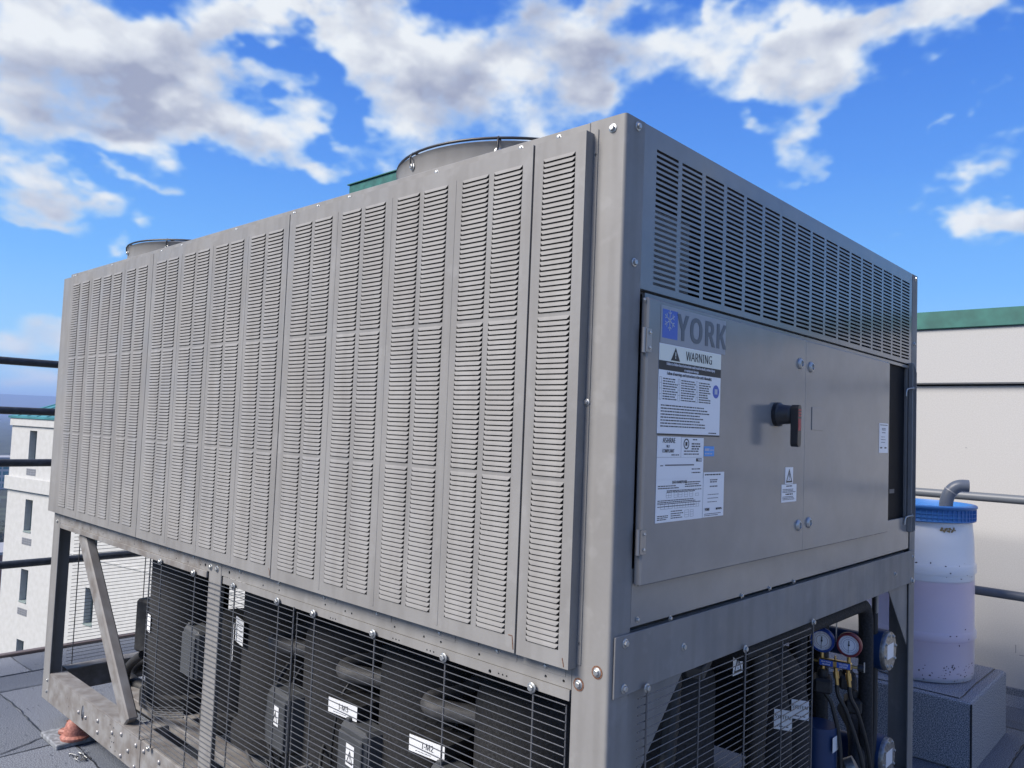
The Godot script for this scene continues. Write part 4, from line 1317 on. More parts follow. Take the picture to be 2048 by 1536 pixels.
func make_labels(ch: Node) -> void:
	var X := 0.0203
	# badge
	var s := sticker(ch, "maker_badge", Vector3(X, 1.6985, -0.284), 0.308, 0.086, YAW_X, M.logo_bg)
	strip(s, "blue_square", -0.114, 0.002, 0.066, 0.066, M.logo_blue)
	var sn := MB.new()
	for k in 6:
		var a := TAU * k / 6.0 + PI / 6.0
		var d := Vector3(cos(a), sin(a), 0)
		var side := Vector3(-sin(a), cos(a), 0)
		var o := Vector3(-0.117, 0.011, 0.0012)
		sn.obox(o + d * 0.012, Vector3(0.024, 0.0026, 0.0005), Basis(d, side, Vector3.BACK))
		for sg in [-1.0, 1.0]:
			var e: Vector3 = (d * 0.6 + side * 0.8 * sg).normalized()
			sn.obox(o + d * 0.014 + e * 0.004, Vector3(0.009, 0.0022, 0.0005), Basis(e, Vector3.BACK.cross(e), Vector3.BACK))
	part(s, "snowflake", sn, M.snow)
	lettering(s, "YORK", Vector3(0.036, -0.0005, 0.0012), Basis.IDENTITY, 0.062, M.logo_ink, true, 1.08)
	# warning notice
	s = sticker(ch, "warning_notice", Vector3(X, 1.5505, -0.272), 0.290, 0.208, YAW_X, M.white_label)
	strip(s, "black_edge", 0, -0.1025, 0.29, 0.0035, M.ink)
	strip(s, "header", 0, 0.0835, 0.288, 0.037, M.cream_label)
	strip(s, "black_band", 0, 0.0545, 0.29, 0.021, M.ink)
	triangle_sign(s, -0.075, 0.0835, 0.040, 0.031, M.ink, true, M.cream_label)
	var sub := s.get_child(s.get_child_count() - 2)
	sub.position.z = 0.0004
	s.get_child(s.get_child_count() - 1).position.z = 0.0004
	lettering(s, "WARNING", Vector3(0.035, 0.0835, 0.0014), Basis.IDENTITY, 0.020, M.ink, false, 1.0)
	lettering(s, "Failure to follow these instructions could result in death, serious injury", Vector3(0, 0.0590, 0.0012), Basis.IDENTITY, 0.0058, M.light_ink, true, 0.82)
	lettering(s, "or equipment damage.", Vector3(0, 0.0495, 0.0012), Basis.IDENTITY, 0.0055, M.light_ink, true, 0.82)
	lettering(s, "Follow all warnings and instructions in the unit's Manual(s).", Vector3(-0.006, 0.037, 0.0012), Basis.IDENTITY, 0.0066, M.ink, false, 0.86)
	var ys := []
	for k in 9:
		ys.append(0.0245 - k * 0.0058)
	small_print(s, -0.126, -0.062, ys, 0.0026, 21, M.ink)
	small_print(s, -0.046, 0.022, ys, 0.0026, 22, M.ink)
	small_print(s, 0.038, 0.095, ys, 0.0028, 23, M.ink)
	for q in [-0.136, -0.056, 0.028]:
		cells(s, q - 0.004, -0.024, 1, 4, 0.008, 0.0128, M.ink)
	var badge := MB.new()
	badge.lathe(Vector3(0.122, 0.008, 0.0004), [Vector2(0.0165, 0), Vector2(0.0165, 0.0005), Vector2(0, 0.0005)], Basis(Vector3.RIGHT, Vector3.BACK, Vector3.DOWN), 24)
	part(s, "manual_symbol", badge, M.blue_print)
	strip(s, "book", 0.122, 0.008, 0.014, 0.013, M.snow, 0.0012)
	var lines := []
	for k in 8:
		lines.append(-0.0365 - k * 0.0068)
	small_print(s, -0.132, 0.10, lines, 0.0028, 25, M.ink)
	small_print(s, 0.09, 0.128, [-0.096], 0.0026, 26, M.ink)
	# rating stickers
	s = sticker(ch, "rating_label", Vector3(X, 1.4195, -0.1815), 0.103, 0.047, YAW_X, M.white_label)
	lettering(s, "ASHRAE", Vector3(-0.002, 0.0145, 0.0012), Basis.IDENTITY, 0.0112, M.ink, false, 1.0)
	lettering(s, "90.1", Vector3(-0.006, 0.001, 0.0012), Basis.IDENTITY, 0.0055, M.ink)
	lettering(s, "COMPLIANT", Vector3(-0.005, -0.0095, 0.0012), Basis.IDENTITY, 0.0075, M.ink, false, 0.9)
	small_print(s, 0.01, 0.045, [-0.0185], 0.0024, 31, M.ink)
	s = sticker(ch, "listing_label", Vector3(X, 1.419, -0.287), 0.105, 0.0465, YAW_X, M.white_label)
	var rg := MB.new()
	rg.lathe(Vector3(-0.03, 0.008, 0.0006), [Vector2(0.0125, 0), Vector2(0.0125, 0.0005), Vector2(0.0098, 0.0005), Vector2(0.0098, 0)], Basis(Vector3.RIGHT, Vector3.BACK, Vector3.DOWN), 24)
	part(s, "listing_mark", rg, M.ink)
	strip(s, "listing_bar", -0.03, 0.008, 0.009, 0.009, M.ink)
	small_print(s, -0.005, 0.036, [0.0085, 0.0025, -0.0035], 0.0032, 33, M.ink)
	small_print(s, 0.0, 0.02, [0.0185], 0.0025, 34, M.ink)
	small_print(s, -0.04, 0.03, [-0.016, -0.009], 0.0026, 35, M.ink)
	s = sticker(ch, "wiring_label", Vector3(X, 1.3705, -0.235), 0.21, 0.0495, YAW_X, M.white_label)
	strip(s, "logo_block", 0.083, 0.0185, 0.027, 0.0075, M.ink)
	lettering(s, "YORK", Vector3(0.086, 0.0185, 0.0012), Basis.IDENTITY, 0.0052, M.white_label, true)
	strip(s, "long_bar", -0.005, 0.007, 0.13, 0.003, M.soft_ink)
	small_print(s, -0.09, -0.078, [0.006], 0.0024, 41, M.ink)
	small_print(s, 0.05, 0.092, [-0.003, -0.0115], 0.0024, 42, M.ink)
	s = sticker(ch, "data_plate", Vector3(X, 1.297, -0.2355), 0.211, 0.098, YAW_X, M.white_label)
	lettering(s, "DATA NAMEPLATE", Vector3(-0.005, 0.041, 0.0012), Basis.IDENTITY, 0.0062, M.ink, false, 0.95)
	small_print(s, -0.098, 0.0, [0.033, 0.028], 0.0022, 43, M.ink)
	small_print(s, 0.02, 0.098, [0.040, 0.035, 0.030], 0.0024, 44, M.ink)
	small_print(s, -0.06, 0.098, [0.022, 0.019], 0.002, 45, M.ink)
	for q in [[-0.062, 0.006, 2, 2], [-0.028, 0.006, 1, 2], [-0.008, 0.006, 1, 2], [0.018, 0.006, 1, 2], [0.042, 0.006, 1, 2], [0.07, 0.007, 1, 1]]:
		cells(s, q[0], q[1], q[2], q[3], 0.016 if q[2] == 1 else 0.011, 0.0055, M.soft_ink)
	small_print(s, -0.098, 0.098, [0.0, -0.004], 0.002, 46, M.ink)
	cells(s, -0.085, -0.019, 3, 2, 0.017, 0.0055, M.soft_ink)
	cells(s, -0.025, -0.019, 9, 2, 0.0125, 0.0055, M.soft_ink)
	small_print(s, -0.098, 0.098, [-0.0135, -0.0075], 0.0018, 47, M.ink)
	cells(s, 0.022, -0.042, 1, 3, 0.019, 0.0055, M.soft_ink)
	cells(s, 0.048, -0.042, 1, 3, 0.014, 0.0055, M.soft_ink)
	small_print(s, -0.098, -0.048, [-0.0345, -0.0385, -0.0425], 0.002, 48, M.ink)
	small_print(s, -0.04, 0.015, [-0.0255, -0.031, -0.036, -0.041], 0.002, 49, M.ink)
	s = sticker(ch, "service_label", Vector3(X, 1.3035, -0.3955), 0.105, 0.11, YAW_X, M.white_label)
	small_print(s, -0.046, 0.046, [0.049], 0.0032, 51, M.ink)
	small_print(s, -0.02, 0.02, [0.036, 0.031, 0.020], 0.003, 52, M.soft_ink)
	small_print(s, -0.03, 0.03, [0.0, -0.009, -0.018], 0.0016, 53, M.soft_ink)
	lettering(s, "YORK", Vector3(-0.032, -0.036, 0.0012), Basis.IDENTITY, 0.0065, M.ink, true)
	lettering(s, "METASYS.", Vector3(0.028, -0.036, 0.0012), Basis.IDENTITY, 0.005, M.ink, true)
	small_print(s, -0.045, 0.04, [-0.047, -0.051], 0.0018, 54, M.soft_ink)
	s = sticker(ch, "blue_tag", Vector3(X, 1.41, -0.368), 0.05, 0.0245, YAW_X, M.blue_tag)
	strip(s, "pale_block", -0.011, 0.004, 0.022, 0.006, M.snow)
	small_print(s, 0.003, 0.022, [0.003], 0.003, 55, M.snow)
	small_print(s, -0.021, 0.015, [-0.006], 0.003, 56, M.snow)
	# hazard sign under the handle
	s = sticker(ch, "hazard_label", Vector3(X, 1.3415, -0.845), 0.054, 0.048, YAW_X, M.white_label)
	triangle_sign(s, 0, 0, 0.044, 0.040, M.ink)
	s = sticker(ch, "notice_label", Vector3(X, 1.2905, -0.8465), 0.104, 0.051, YAW_X, M.white_label)
	small_print(s, -0.045, 0.045, [0.011, 0.007, 0.003], 0.0022, 61, M.soft_ink)
	small_print(s, -0.02, 0.02, [0.0205], 0.0034, 62, M.ink)
	small_print(s, -0.024, 0.028, [-0.003], 0.0038, 63, M.ink)
	small_print(s, -0.045, 0.045, [-0.010, -0.014, -0.018], 0.0022, 64, M.soft_ink)
	s = sticker(ch, "service_label", Vector3(0.0168, 1.464, -1.69), 0.1, 0.11, YAW_X, M.white_label)
	small_print(s, -0.042, 0.042, [0.048], 0.003, 65, M.soft_ink)
	small_print(s, -0.02, 0.02, [0.035, 0.03, 0.02], 0.003, 66, M.soft_ink)
	small_print(s, -0.03, 0.02, [0.004, -0.006, -0.016], 0.002, 67, M.soft_ink)
	small_print(s, -0.038, -0.014, [-0.036], 0.005, 68, M.ink)
	small_print(s, 0.01, 0.036, [-0.036], 0.005, 69, M.ink)

# ---------------------------------------------------------------- loose things by the chiller
func make_gauges() -> void:
	var g := thing("gauge_manifold", "brass manifold with a blue and a red pressure gauge and three black hoses", "gauge set", Vector3(-0.05, 0.0, -1.426))
	var turn := Basis(Vector3.UP, 0.18)     # its dials look along +z and a little towards the end wall
	g.basis = turn
	var y := 0.747
	var body := MB.new()
	body.obox(Vector3(0, y - 0.072, 0), Vector3(0.108, 0.027, 0.022), Basis.IDENTITY, 0.005)
	for sx in [-0.04, 0.002, 0.042]:
		body.rod(Vector3(sx, y - 0.1, 0), Vector3(sx, y - 0.085, 0), 0.0065, 0.0065, 12)
	for sx in [-0.044, 0.044]:
		body.rod(Vector3(sx, y - 0.06, 0), Vector3(sx, y - 0.035, 0), 0.006, 0.006, 12)
		body.rod(Vector3(sx * 1.2, y - 0.072, 0), Vector3(sx * 1.65, y - 0.072, 0), 0.0055, 0.0055, 12)
	body.rod(Vector3(0.0, y - 0.06, 0), Vector3(0.0, y - 0.045, 0), 0.004, 0.003, 10)
	part(g, "manifold_body", body, M.brass)
	var bs := Basis(Vector3.RIGHT, Vector3.BACK, Vector3.DOWN)
	var k := 0
	for sx in [-0.044, 0.044]:
		var m := MB.new()
		m.lathe(Vector3(sx, y, -0.012), [Vector2(0, -0.006), Vector2(0.035, -0.006), Vector2(0.0415, 0.0), Vector2(0.0415, 0.016), Vector2(0.038, 0.022), Vector2(0.033, 0.022), Vector2(0.0325, 0.017)], bs, 40)
		var ga := part(g, "gauge", m, M.gauge_blue if k == 0 else M.gauge_red)
		ga.set_meta("label", "blue rimmed pressure gauge" if k == 0 else "dark red rimmed pressure gauge")
		m = MB.new()
		m.lathe(Vector3(sx, y, 0.0045), [Vector2(0.0326, 0), Vector2(0.0, 0.0001)], bs, 40)
		part(ga, "dial", m, M.dial)
		m = MB.new()
		for r in [[0.0195, 0.0186, 0], [0.0255, 0.0248, 1]]:
			m.lathe(Vector3(sx, y, 0.005), [Vector2(r[0], 0), Vector2(r[0], 0.0003), Vector2(r[1], 0.0003), Vector2(r[1], 0)], bs, 36)
		for i in 40:
			var a := TAU * i / 40.0
			if a > PI * 1.35 and a < PI * 1.65:
				continue
			var d := Vector3(cos(a), sin(a), 0)
			m.obox(Vector3(sx, y, 0.0052) + d * 0.0288, Vector3(0.005 if i % 4 == 0 else 0.003, 0.0007, 0.0003), Basis(d, Vector3(-sin(a), cos(a), 0), Vector3.BACK))
		part(ga, "scale", m, M.gauge_red if k == 0 else M.gauge_blue)
		m = MB.new()
		m.obox(Vector3(sx - 0.001, y - 0.008, 0.0072), Vector3(0.0011, 0.040, 0.0005), Basis(Vector3.BACK, -0.05))
		m.obox(Vector3(sx, y + 0.009, 0.0072), Vector3(0.003, 0.012, 0.0005))
		m.rod(Vector3(sx, y, 0.0045), Vector3(sx, y, 0.0088), 0.003, 0.003, 12)
		part(ga, "needle", m, M.ink)
		# valve knob
		m = MB.new()
		var ex: float = sx * 1.65
		var sg := signf(sx)
		m.rod(Vector3(ex, y - 0.072, 0), Vector3(ex + sg * 0.012, y - 0.072, 0), 0.011, 0.012, 16)
		m.rod(Vector3(ex + sg * 0.012, y - 0.072, 0), Vector3(ex + sg * 0.02, y - 0.072, 0), 0.014, 0.013, 8)
		part(g, "valve_knob", m, M.plastic_black)
		m = MB.new()
		m.obox(Vector3(ex + sg * 0.021, y - 0.066, 0.006), Vector3(0.004, 0.034, 0.006), Basis.IDENTITY, 0.001)
		part(g, "knob_pin", m, M.zinc)
		k += 1
	var pl := MB.new()
	pl.obox(Vector3(-0.0275, y - 0.072, 0.0112), Vector3(0.044, 0.019, 0.001), Basis.IDENTITY)
	var po := part(g, "name_plate", pl, M.blue_print)
	lettering(po, "Heat Pump", Vector3(-0.0275, y - 0.068, 0.0121), Basis.IDENTITY, 0.0048, M.light_ink, true, 0.9)
	lettering(po, "Manifold", Vector3(-0.0275, y - 0.0765, 0.0121), Basis.IDENTITY, 0.0048, M.light_ink, true, 0.9)
	pl = MB.new()
	pl.obox(Vector3(0.0285, y - 0.072, 0.0112), Vector3(0.044, 0.019, 0.001), Basis.IDENTITY)
	po = part(g, "name_plate", pl, M.blue_print)
	lettering(po, "YELLOW", Vector3(0.0285, y - 0.068, 0.0121), Basis.IDENTITY, 0.0062, M.light_ink, true, 0.9)
	lettering(po, "JACKET", Vector3(0.0285, y - 0.0765, 0.0121), Basis.IDENTITY, 0.0062, M.light_ink, true, 0.9)
	var hk := MB.new()
	hk.tube(smooth_path([Vector3(0.0, y + 0.0, -0.012), Vector3(0.0, y + 0.05, -0.01), Vector3(0.006, y + 0.1, -0.004), Vector3(0.0, y + 0.128, 0.0), Vector3(-0.026, y + 0.126, 0.004), Vector3(-0.034, y + 0.1, 0.006)], 5), 0.0022, 8)
	part(g, "hanging_hook", hk, M.zinc)
	var ends := [[Vector3(-0.005, 0.52, 0.0), Vector3(0.022, 0.36, 0.0), Vector3(0.012, 0.06, 0.01)], [Vector3(0.045, 0.5, -0.005), Vector3(0.09, 0.33, -0.03), Vector3(0.12, 0.05, -0.05)], [Vector3(0.075, 0.5, -0.03), Vector3(0.1, 0.33, -0.1), Vector3(0.11, 0.06, -0.16)]]
	k = 0
	for sx in [-0.04, 0.002, 0.042]:
		var m := MB.new()
		var d := Vector3(0.12, -1, 0).normalized()
		var p0 := Vector3(sx, y - 0.098, 0)
		m.rod(p0, p0 + d * 0.022, 0.0095, 0.0095, 10)
		m.rod(p0 + d * 0.022, p0 + d * 0.046, 0.0068, 0.0068, 6)
		var fo := part(g, "hose_fitting", m, M.brass)
		m = MB.new()
		var path := [p0 + d * 0.044, p0 + d * 0.08]
		path.append_array(ends[k])
		m.tube(smooth_path(path, 8), 0.0072, 12)
		part(g, "hose", m, M.rubber)
		k += 1

func make_drum() -> void:
	var c := Vector3(-0.305, 0.2205, -3.34)
	var d := thing("plastic_drum", "white translucent plastic drum with blue lid band, half full of mauve liquid", "drum", c)
	var R := 0.268
	var sh := MB.new()
	sh.lathe(Vector3.ZERO, [Vector2(0, 0.0), Vector2(R - 0.03, 0.0), Vector2(R - 0.008, 0.008), Vector2(R - 0.002, 0.03), Vector2(R, 0.07), Vector2(R, 0.205), Vector2(R + 0.004, 0.21), Vector2(R + 0.009, 0.218), Vector2(R + 0.009, 0.245), Vector2(R + 0.004, 0.256), Vector2(R, 0.262), Vector2(R, 0.545), Vector2(R + 0.004, 0.55), Vector2(R + 0.008, 0.558), Vector2(R + 0.008, 0.592), Vector2(R + 0.004, 0.602), Vector2(R, 0.608), Vector2(R - 0.003, 0.7), Vector2(R - 0.012, 0.82), Vector2(R - 0.02, 0.86)], Basis.IDENTITY, 72)
	part(d, "drum_shell", sh, M.shell)
	var li := MB.new()
	li.lathe(Vector3.ZERO, [Vector2(0, 0.012), Vector2(R - 0.03, 0.012), Vector2(R - 0.006, 0.03), Vector2(R - 0.005, 0.513), Vector2(0, 0.513)], Basis.IDENTITY, 56)
	part(d, "liquid", li, M.liquid)
	var inn := MB.new()
	inn.lathe(Vector3.ZERO, [Vector2(R - 0.006, 0.516), Vector2(R - 0.007, 0.7), Vector2(R - 0.016, 0.82), Vector2(R - 0.024, 0.86)], Basis.IDENTITY, 56)
	part(d, "inner_wall", inn, M.lid_white)
	# lid ring with its grid of ribs
	var lr := MB.new()
	lr.lathe(Vector3.ZERO, [Vector2(R - 0.012, 0.822), Vector2(R + 0.002, 0.822), Vector2(R + 0.006, 0.826), Vector2(R + 0.001, 0.832), Vector2(R + 0.001, 0.884), Vector2(R + 0.006, 0.889), Vector2(R + 0.011, 0.893), Vector2(R + 0.011, 0.903), Vector2(R + 0.004, 0.908), Vector2(R - 0.012, 0.908), Vector2(R - 0.016, 0.9), Vector2(R - 0.018, 0.868)], Basis.IDENTITY, 96)
	var lo := part(d, "lid_ring", lr, M.lid_blue)
	for k in 64:
		var a := TAU * k / 64.0
		var dv := Vector3(cos(a), 0, sin(a))
		var rb := MB.new()
		rb.obox(Vector3.ZERO, Vector3(0.006, 0.056, 0.0035), Basis.IDENTITY, 0.001)
		part(lo, "rib", rb, M.lid_blue, dv * (R + 0.003) + Vector3(0, 0.858, 0), Basis(dv, Vector3.UP, dv.cross(Vector3.UP)))
	for y in [0.846, 0.866]:
		var hb := MB.new()
		hb.lathe(Vector3.ZERO, [Vector2(R, y - 0.0015), Vector2(R + 0.005, y - 0.0015), Vector2(R + 0.005, y + 0.0015), Vector2(R, y + 0.0015)], Basis.IDENTITY, 72)
		part(lo, "hoop", hb, M.lid_blue)
	var lid := MB.new()
	lid.lathe(Vector3.ZERO, [Vector2(R - 0.015, 0.868), Vector2(0.2, 0.872), Vector2(0.0, 0.876)], Basis.IDENTITY, 48)
	part(d, "lid", lid, M.lid_white)
	for q in [[Vector3(0.155, 0.874, 0.09), 0.35], [Vector3(-0.06, 0.874, 0.1), 2.4]]:
		var at: Vector3 = q[0]
		var dirv := Vector3(cos(q[1]), 0, -sin(q[1]))
		var path := []
		for k in 13:
			var a := PI * 0.5 * k / 12.0
			path.append(at + Vector3(0, 0.03, 0) + dirv * (0.075 * (1.0 - cos(a))) + Vector3(0, 0.11 * sin(a), 0))
		path.append(at + Vector3(0, 0.14, 0) + dirv * 0.105)
		var e := MB.new()
		var full := [at + Vector3(0, 0.012, 0)]
		full.append_array(path)
		e.tube(full, 0.033, 20, 0.0, false)
		e.tube(full, 0.0295, 20, 0.0, false)
		var eo := part(d, "vent_elbow", e, M.pvc)
		e = MB.new()
		var pm: Vector3 = path[6]
		var pd: Vector3 = (path[7] - path[5]).normalized()
		e.rod(pm - pd * 0.003, pm + pd * 0.003, 0.0355, 0.0355, 20)
		part(eo, "joint_ring", e, M.flashing)
		e = MB.new()
		e.rod(at, at + Vector3(0, 0.02, 0), 0.031, 0.031, 16)
		part(eo, "collar", e, M.rubber)
	for q in [[-0.02, 0.19, 0.012, 0.05], [0.03, 0.2, 0.01, 0.03], [-0.08, 0.2, 0.008, 0.04]]:
		var e := MB.new()
		e.rod(Vector3(q[0], 0.872, q[1]), Vector3(q[0], 0.872 + q[3], q[1]), q[2], q[2], 12)
		part(d, "lid_plug", e, M.rubber)
	# scuffs and old label glue, each a thin patch on the shell
	var rng := RandomNumberGenerator.new()
	rng.seed = 77
	var sc := MB.new()
	var gl := MB.new()
	for k in 80:
		var hi := k < 50
		var a := rng.randf_range(-0.1, 1.75) if hi else rng.randf_range(0.0, 1.9)
		if k % 3 == 0:
			a = rng.randf_range(0.0, 0.9)
		var y := 0.0
		if k < 60:
			y = rng.randf_range(0.015, 0.1)
		elif k < 95:
			y = [0.213, 0.262, 0.548, 0.6][rng.randi() % 4] + rng.randf_range(-0.02, 0.02)
		elif k < 120:
			y = rng.randf_range(0.27, 0.36)
		else:
			y = rng.randf_range(0.03, 0.3)
		patch(sc, R + (0.0095 if (y > 0.205 and y < 0.262) or (y > 0.545 and y < 0.608) else 0.0008), a, y, rng.randf_range(0.0015, 0.007), rng.randf_range(0.001, 0.006), rng)
	part(d, "scuffs", sc, M.grime).set_meta("kind", "stuff")
	for k in 14:
		patch(gl, R - 0.0072, 0.62 + k * 0.022, 0.785 + 0.008 * sin(k * 1.7), 0.008, 0.004 + 0.005 * absf(sin(k * 2.3)), rng)
	part(d, "label_glue", gl, M.glue)

func patch(m: MB, r: float, a: float, y: float, w: float, h: float, rng: RandomNumberGenerator) -> void:
	var n := 9
	var c := Vector3(cos(a), 0, sin(a))
	var t := Vector3(-sin(a), 0, cos(a))
	var pts := []
	for k in n:
		var q := TAU * k / n
		var s := rng.randf_range(0.5, 1.1)
		var aa := a + cos(q) * w * s / r
		pts.append(Vector3(cos(aa) * r, y + sin(q) * h * s, sin(aa) * r))
	for k in n:
		m.flat(c * r + Vector3(0, y, 0), pts[k], pts[(k + 1) % n], c)

func ragged(a: Vector3, b: Vector3, w: float, rng: RandomNumberGenerator, m: MB, wave := 0.004) -> void:
	# thin uneven band of bitumen along a seam
	var n := maxi(4, int(a.distance_to(b) / 0.035))
	var d := (b - a).normalized()
	var s := d.cross(Vector3.UP)
	var ph := rng.randf() * 6.0
	var last_l := Vector3.ZERO
	var last_r := Vector3.ZERO
	for i in n + 1:
		var p := a.lerp(b, i / float(n)) + s * (sin(i * 0.35 + ph) * wave + rng.randf_range(-0.5, 0.5) * wave)
		var l := p + s * w * rng.randf_range(0.3, 1.0)
		var r := p - s * w * rng.randf_range(0.2, 0.7)
		if i > 0:
			m.quad(last_l, last_r, r, l, Vector3.UP)
		last_l = l
		last_r = r

func make_curb() -> void:
	var c := thing("equipment_curb", "square roof curb wrapped in grey granule roofing felt under the white drum", "roof curb", Vector3(-0.55, -0.116, -3.33))
	var x0 := -0.55
	var x1 := 0.588
	var z0 := -0.39
	var z1 := 0.38
	var h := 0.336
	var m := MB.new()
	m.box(Vector3(x0, 0.0, z0), Vector3(x1, h - 0.004, z1), 0.008)
	part(c, "felt_sides", m, M.felt)
	m = MB.new()
	m.box(Vector3(x0 + 0.01, h - 0.0035, z0 + 0.01), Vector3(x1 - 0.055, h + 0.0004, z1 - 0.03), 0.002)
	part(c, "felt_top", m, M.felt)
	m = MB.new()
	m.box(Vector3(x1 + 0.0002, 0.0, z0 + 0.004), Vector3(x1 + 0.0045, h - 0.012, z1 - 0.006), 0.0015)
	part(c, "felt_side_sheet", m, M.felt)
	var rng := RandomNumberGenerator.new()
	rng.seed = 5
	m = MB.new()
	ragged(Vector3(x0 + 0.01, h + 0.0006, z1 - 0.03), Vector3(x1 - 0.055, h + 0.0006, z1 - 0.03), 0.004, rng, m, 0.002)
	ragged(Vector3(x1 - 0.055, h + 0.0006, z1 - 0.03), Vector3(x1 - 0.05, h + 0.0006, z0 + 0.02), 0.004, rng, m, 0.003)
	var vert := MB.new()
	vert.box(Vector3(x1 - 0.003, 0.0, z1 - 0.004), Vector3(x1 + 0.005, h - 0.01, z1 + 0.0016), 0.002)
	part(c, "bitumen_seam", m, M.bitumen)
	part(c, "bitumen_seam", vert, M.bitumen)

func make_roof() -> void:
	var m := MB.new()
	m.box(Vector3(-4.72, -0.6, -4.31), Vector3(13.0, -0.1285, 11.0))
	var deck := structure("roof_deck", m, M.granule2)
	var rng := RandomNumberGenerator.new()
	rng.seed = 11
	var seams := MB.new()
	var cuts := [-4.70, -4.315, -4.03, -3.10, -2.1, -1.08, -0.06, 0.15, 1.2, 2.2, 3.2, 4.2, 5.2, 6.2, 7.2, 8.2, 9.2, 10.2, 11.2, 12.2, 13.0]
	for i in cuts.size() - 1:
		var zs := [-4.26]
		var z := -4.26 + rng.randf_range(0.4, 2.0)
		if i == 2 or i == 3:
			z = 0.035 if i == 2 else -0.02
			zs.append(-1.9)
		if i == 7 or i == 6:
			zs.append(-3.95)
			zs.append(-3.82 if i == 6 else -3.56)
			z = -1.2
		while z < 10.5:
			zs.append(z)
			z += rng.randf_range(1.6, 3.4)
		zs.append(11.0)
		for j in zs.size() - 1:
			var lift := 0.0012 + 0.0035 * ((i + j) % 3) * 0.6
			var x0: float = cuts[i] - 0.0
			var x1: float = cuts[i + 1]
			var s := MB.new()
			s.box(Vector3(x0 + 0.002, -0.128, zs[j] + 0.002), Vector3(x1 - 0.002, -0.122 + lift, zs[j + 1] - 0.002), 0.0015)
			part(deck, "roofing_sheet", s, [M.granule, M.granule2, M.granule3][(i * 2 + j) % 3])
			ragged(Vector3(x1, -0.1162, zs[j]), Vector3(x1, -0.1162, zs[j + 1]), 0.0055, rng, seams, 0.005)
			ragged(Vector3(x0, -0.1158, zs[j + 1]), Vector3(x1, -0.1158, zs[j + 1]), 0.0055, rng, seams, 0.006)
	ragged(Vector3(-3.14, -0.1154, 0.26), Vector3(-3.33, -0.1154, -0.2), 0.006, rng, seams, 0.01)
	part(deck, "bitumen_seams", seams, M.bitumen).set_meta("kind", "stuff")
	# loose granules and grit on the felt
	var grit := MB.new()
	for k in 900:
		var q := Vector3(rng.randf_range(-4.6, -2.2), -0.113, rng.randf_range(-1.5, 0.6)) if k < 700 else Vector3(rng.randf_range(-0.3, 0.8), -0.113, rng.randf_range(-4.2, -2.6))
		var s := rng.randf_range(0.0015, 0.0045)
		grit.obox(q, Vector3(s, s * 0.7, s * 1.2), Basis(Vector3.UP, rng.randf() * 3.0))
	part(deck, "grit", grit, M.granule3).set_meta("kind", "stuff")
	m = MB.new()
	m.box(Vector3(-4.75, -0.5, -4.31), Vector3(-4.70, -0.1, 11.0), 0.004)
	part(deck, "edge_trim", m, M.edge_brown)

func make_foot() -> void:
	var t := thing("support_pad", "flat grey pad under the chiller's far foot", "pad", Vector3(-3.05, -0.116, 0.0))
	var m := MB.new()
	m.box(Vector3(-0.19, 0, -0.42), Vector3(0.035, 0.022, 0.062), 0.004)
	part(t, "slab", m, M.pad)
	t = thing("vibration_mount", "salmon pink cast mount clamped between pad and base rail", "mount", Vector3(-3.06, -0.094, -0.03))
	m = MB.new()
	m.lathe(Vector3.ZERO, [Vector2(0, 0), Vector2(0.075, 0), Vector2(0.078, 0.012), Vector2(0.06, 0.022), Vector2(0.058, 0.05), Vector2(0.045, 0.076), Vector2(0.03, 0.09), Vector2(0.0, 0.0935)], Basis.IDENTITY, 28)
	part(t, "housing", m, M.iso)
	m = MB.new()
	m.obox(Vector3(-0.075, 0.016, 0.03), Vector3(0.07, 0.026, 0.045), Basis(Vector3.UP, 0.5), 0.008)
	part(t, "foot_lug", m, M.iso)
	m = MB.new()
	m.rod(Vector3(-0.1, 0.012, 0.01), Vector3(-0.1, 0.045, 0.01), 0.011, 0.011, 6)
	m.rod(Vector3(-0.1, 0.045, 0.01), Vector3(-0.1, 0.06, 0.01), 0.006, 0.006, 10)
	part(t, "anchor_bolt", m, M.rust)
	t.scale = Vector3(0.8, 1.0, 0.8)
	# scrap of wire and screws on the roof
	t = thing("wire_scrap", "small tangle of scrap wire and metal bits lying on the felt", "scrap", Vector3(-2.86, -0.1145, 0.0))
	var rng := RandomNumberGenerator.new()
	rng.seed = 3
	for k in 16:
		m = MB.new()
		var p := Vector3(rng.randf_range(-0.04, 0.035), 0.004 + rng.randf() * 0.008, rng.randf_range(-0.03, 0.05))
		var q := p + Vector3(rng.randf_range(-0.025, 0.025), rng.randf_range(-0.002, 0.006), rng.randf_range(-0.02, 0.02))
		var e := q + Vector3(rng.randf_range(-0.02, 0.02), 0.0, rng.randf_range(-0.015, 0.015))
		e.y = 0.0025
		m.tube(smooth_path([p, q, e], 4), rng.randf_range(0.0014, 0.0026), 6)
		part(t, "scrap_bit", m, M.zinc if k % 2 == 0 else M.rubber)

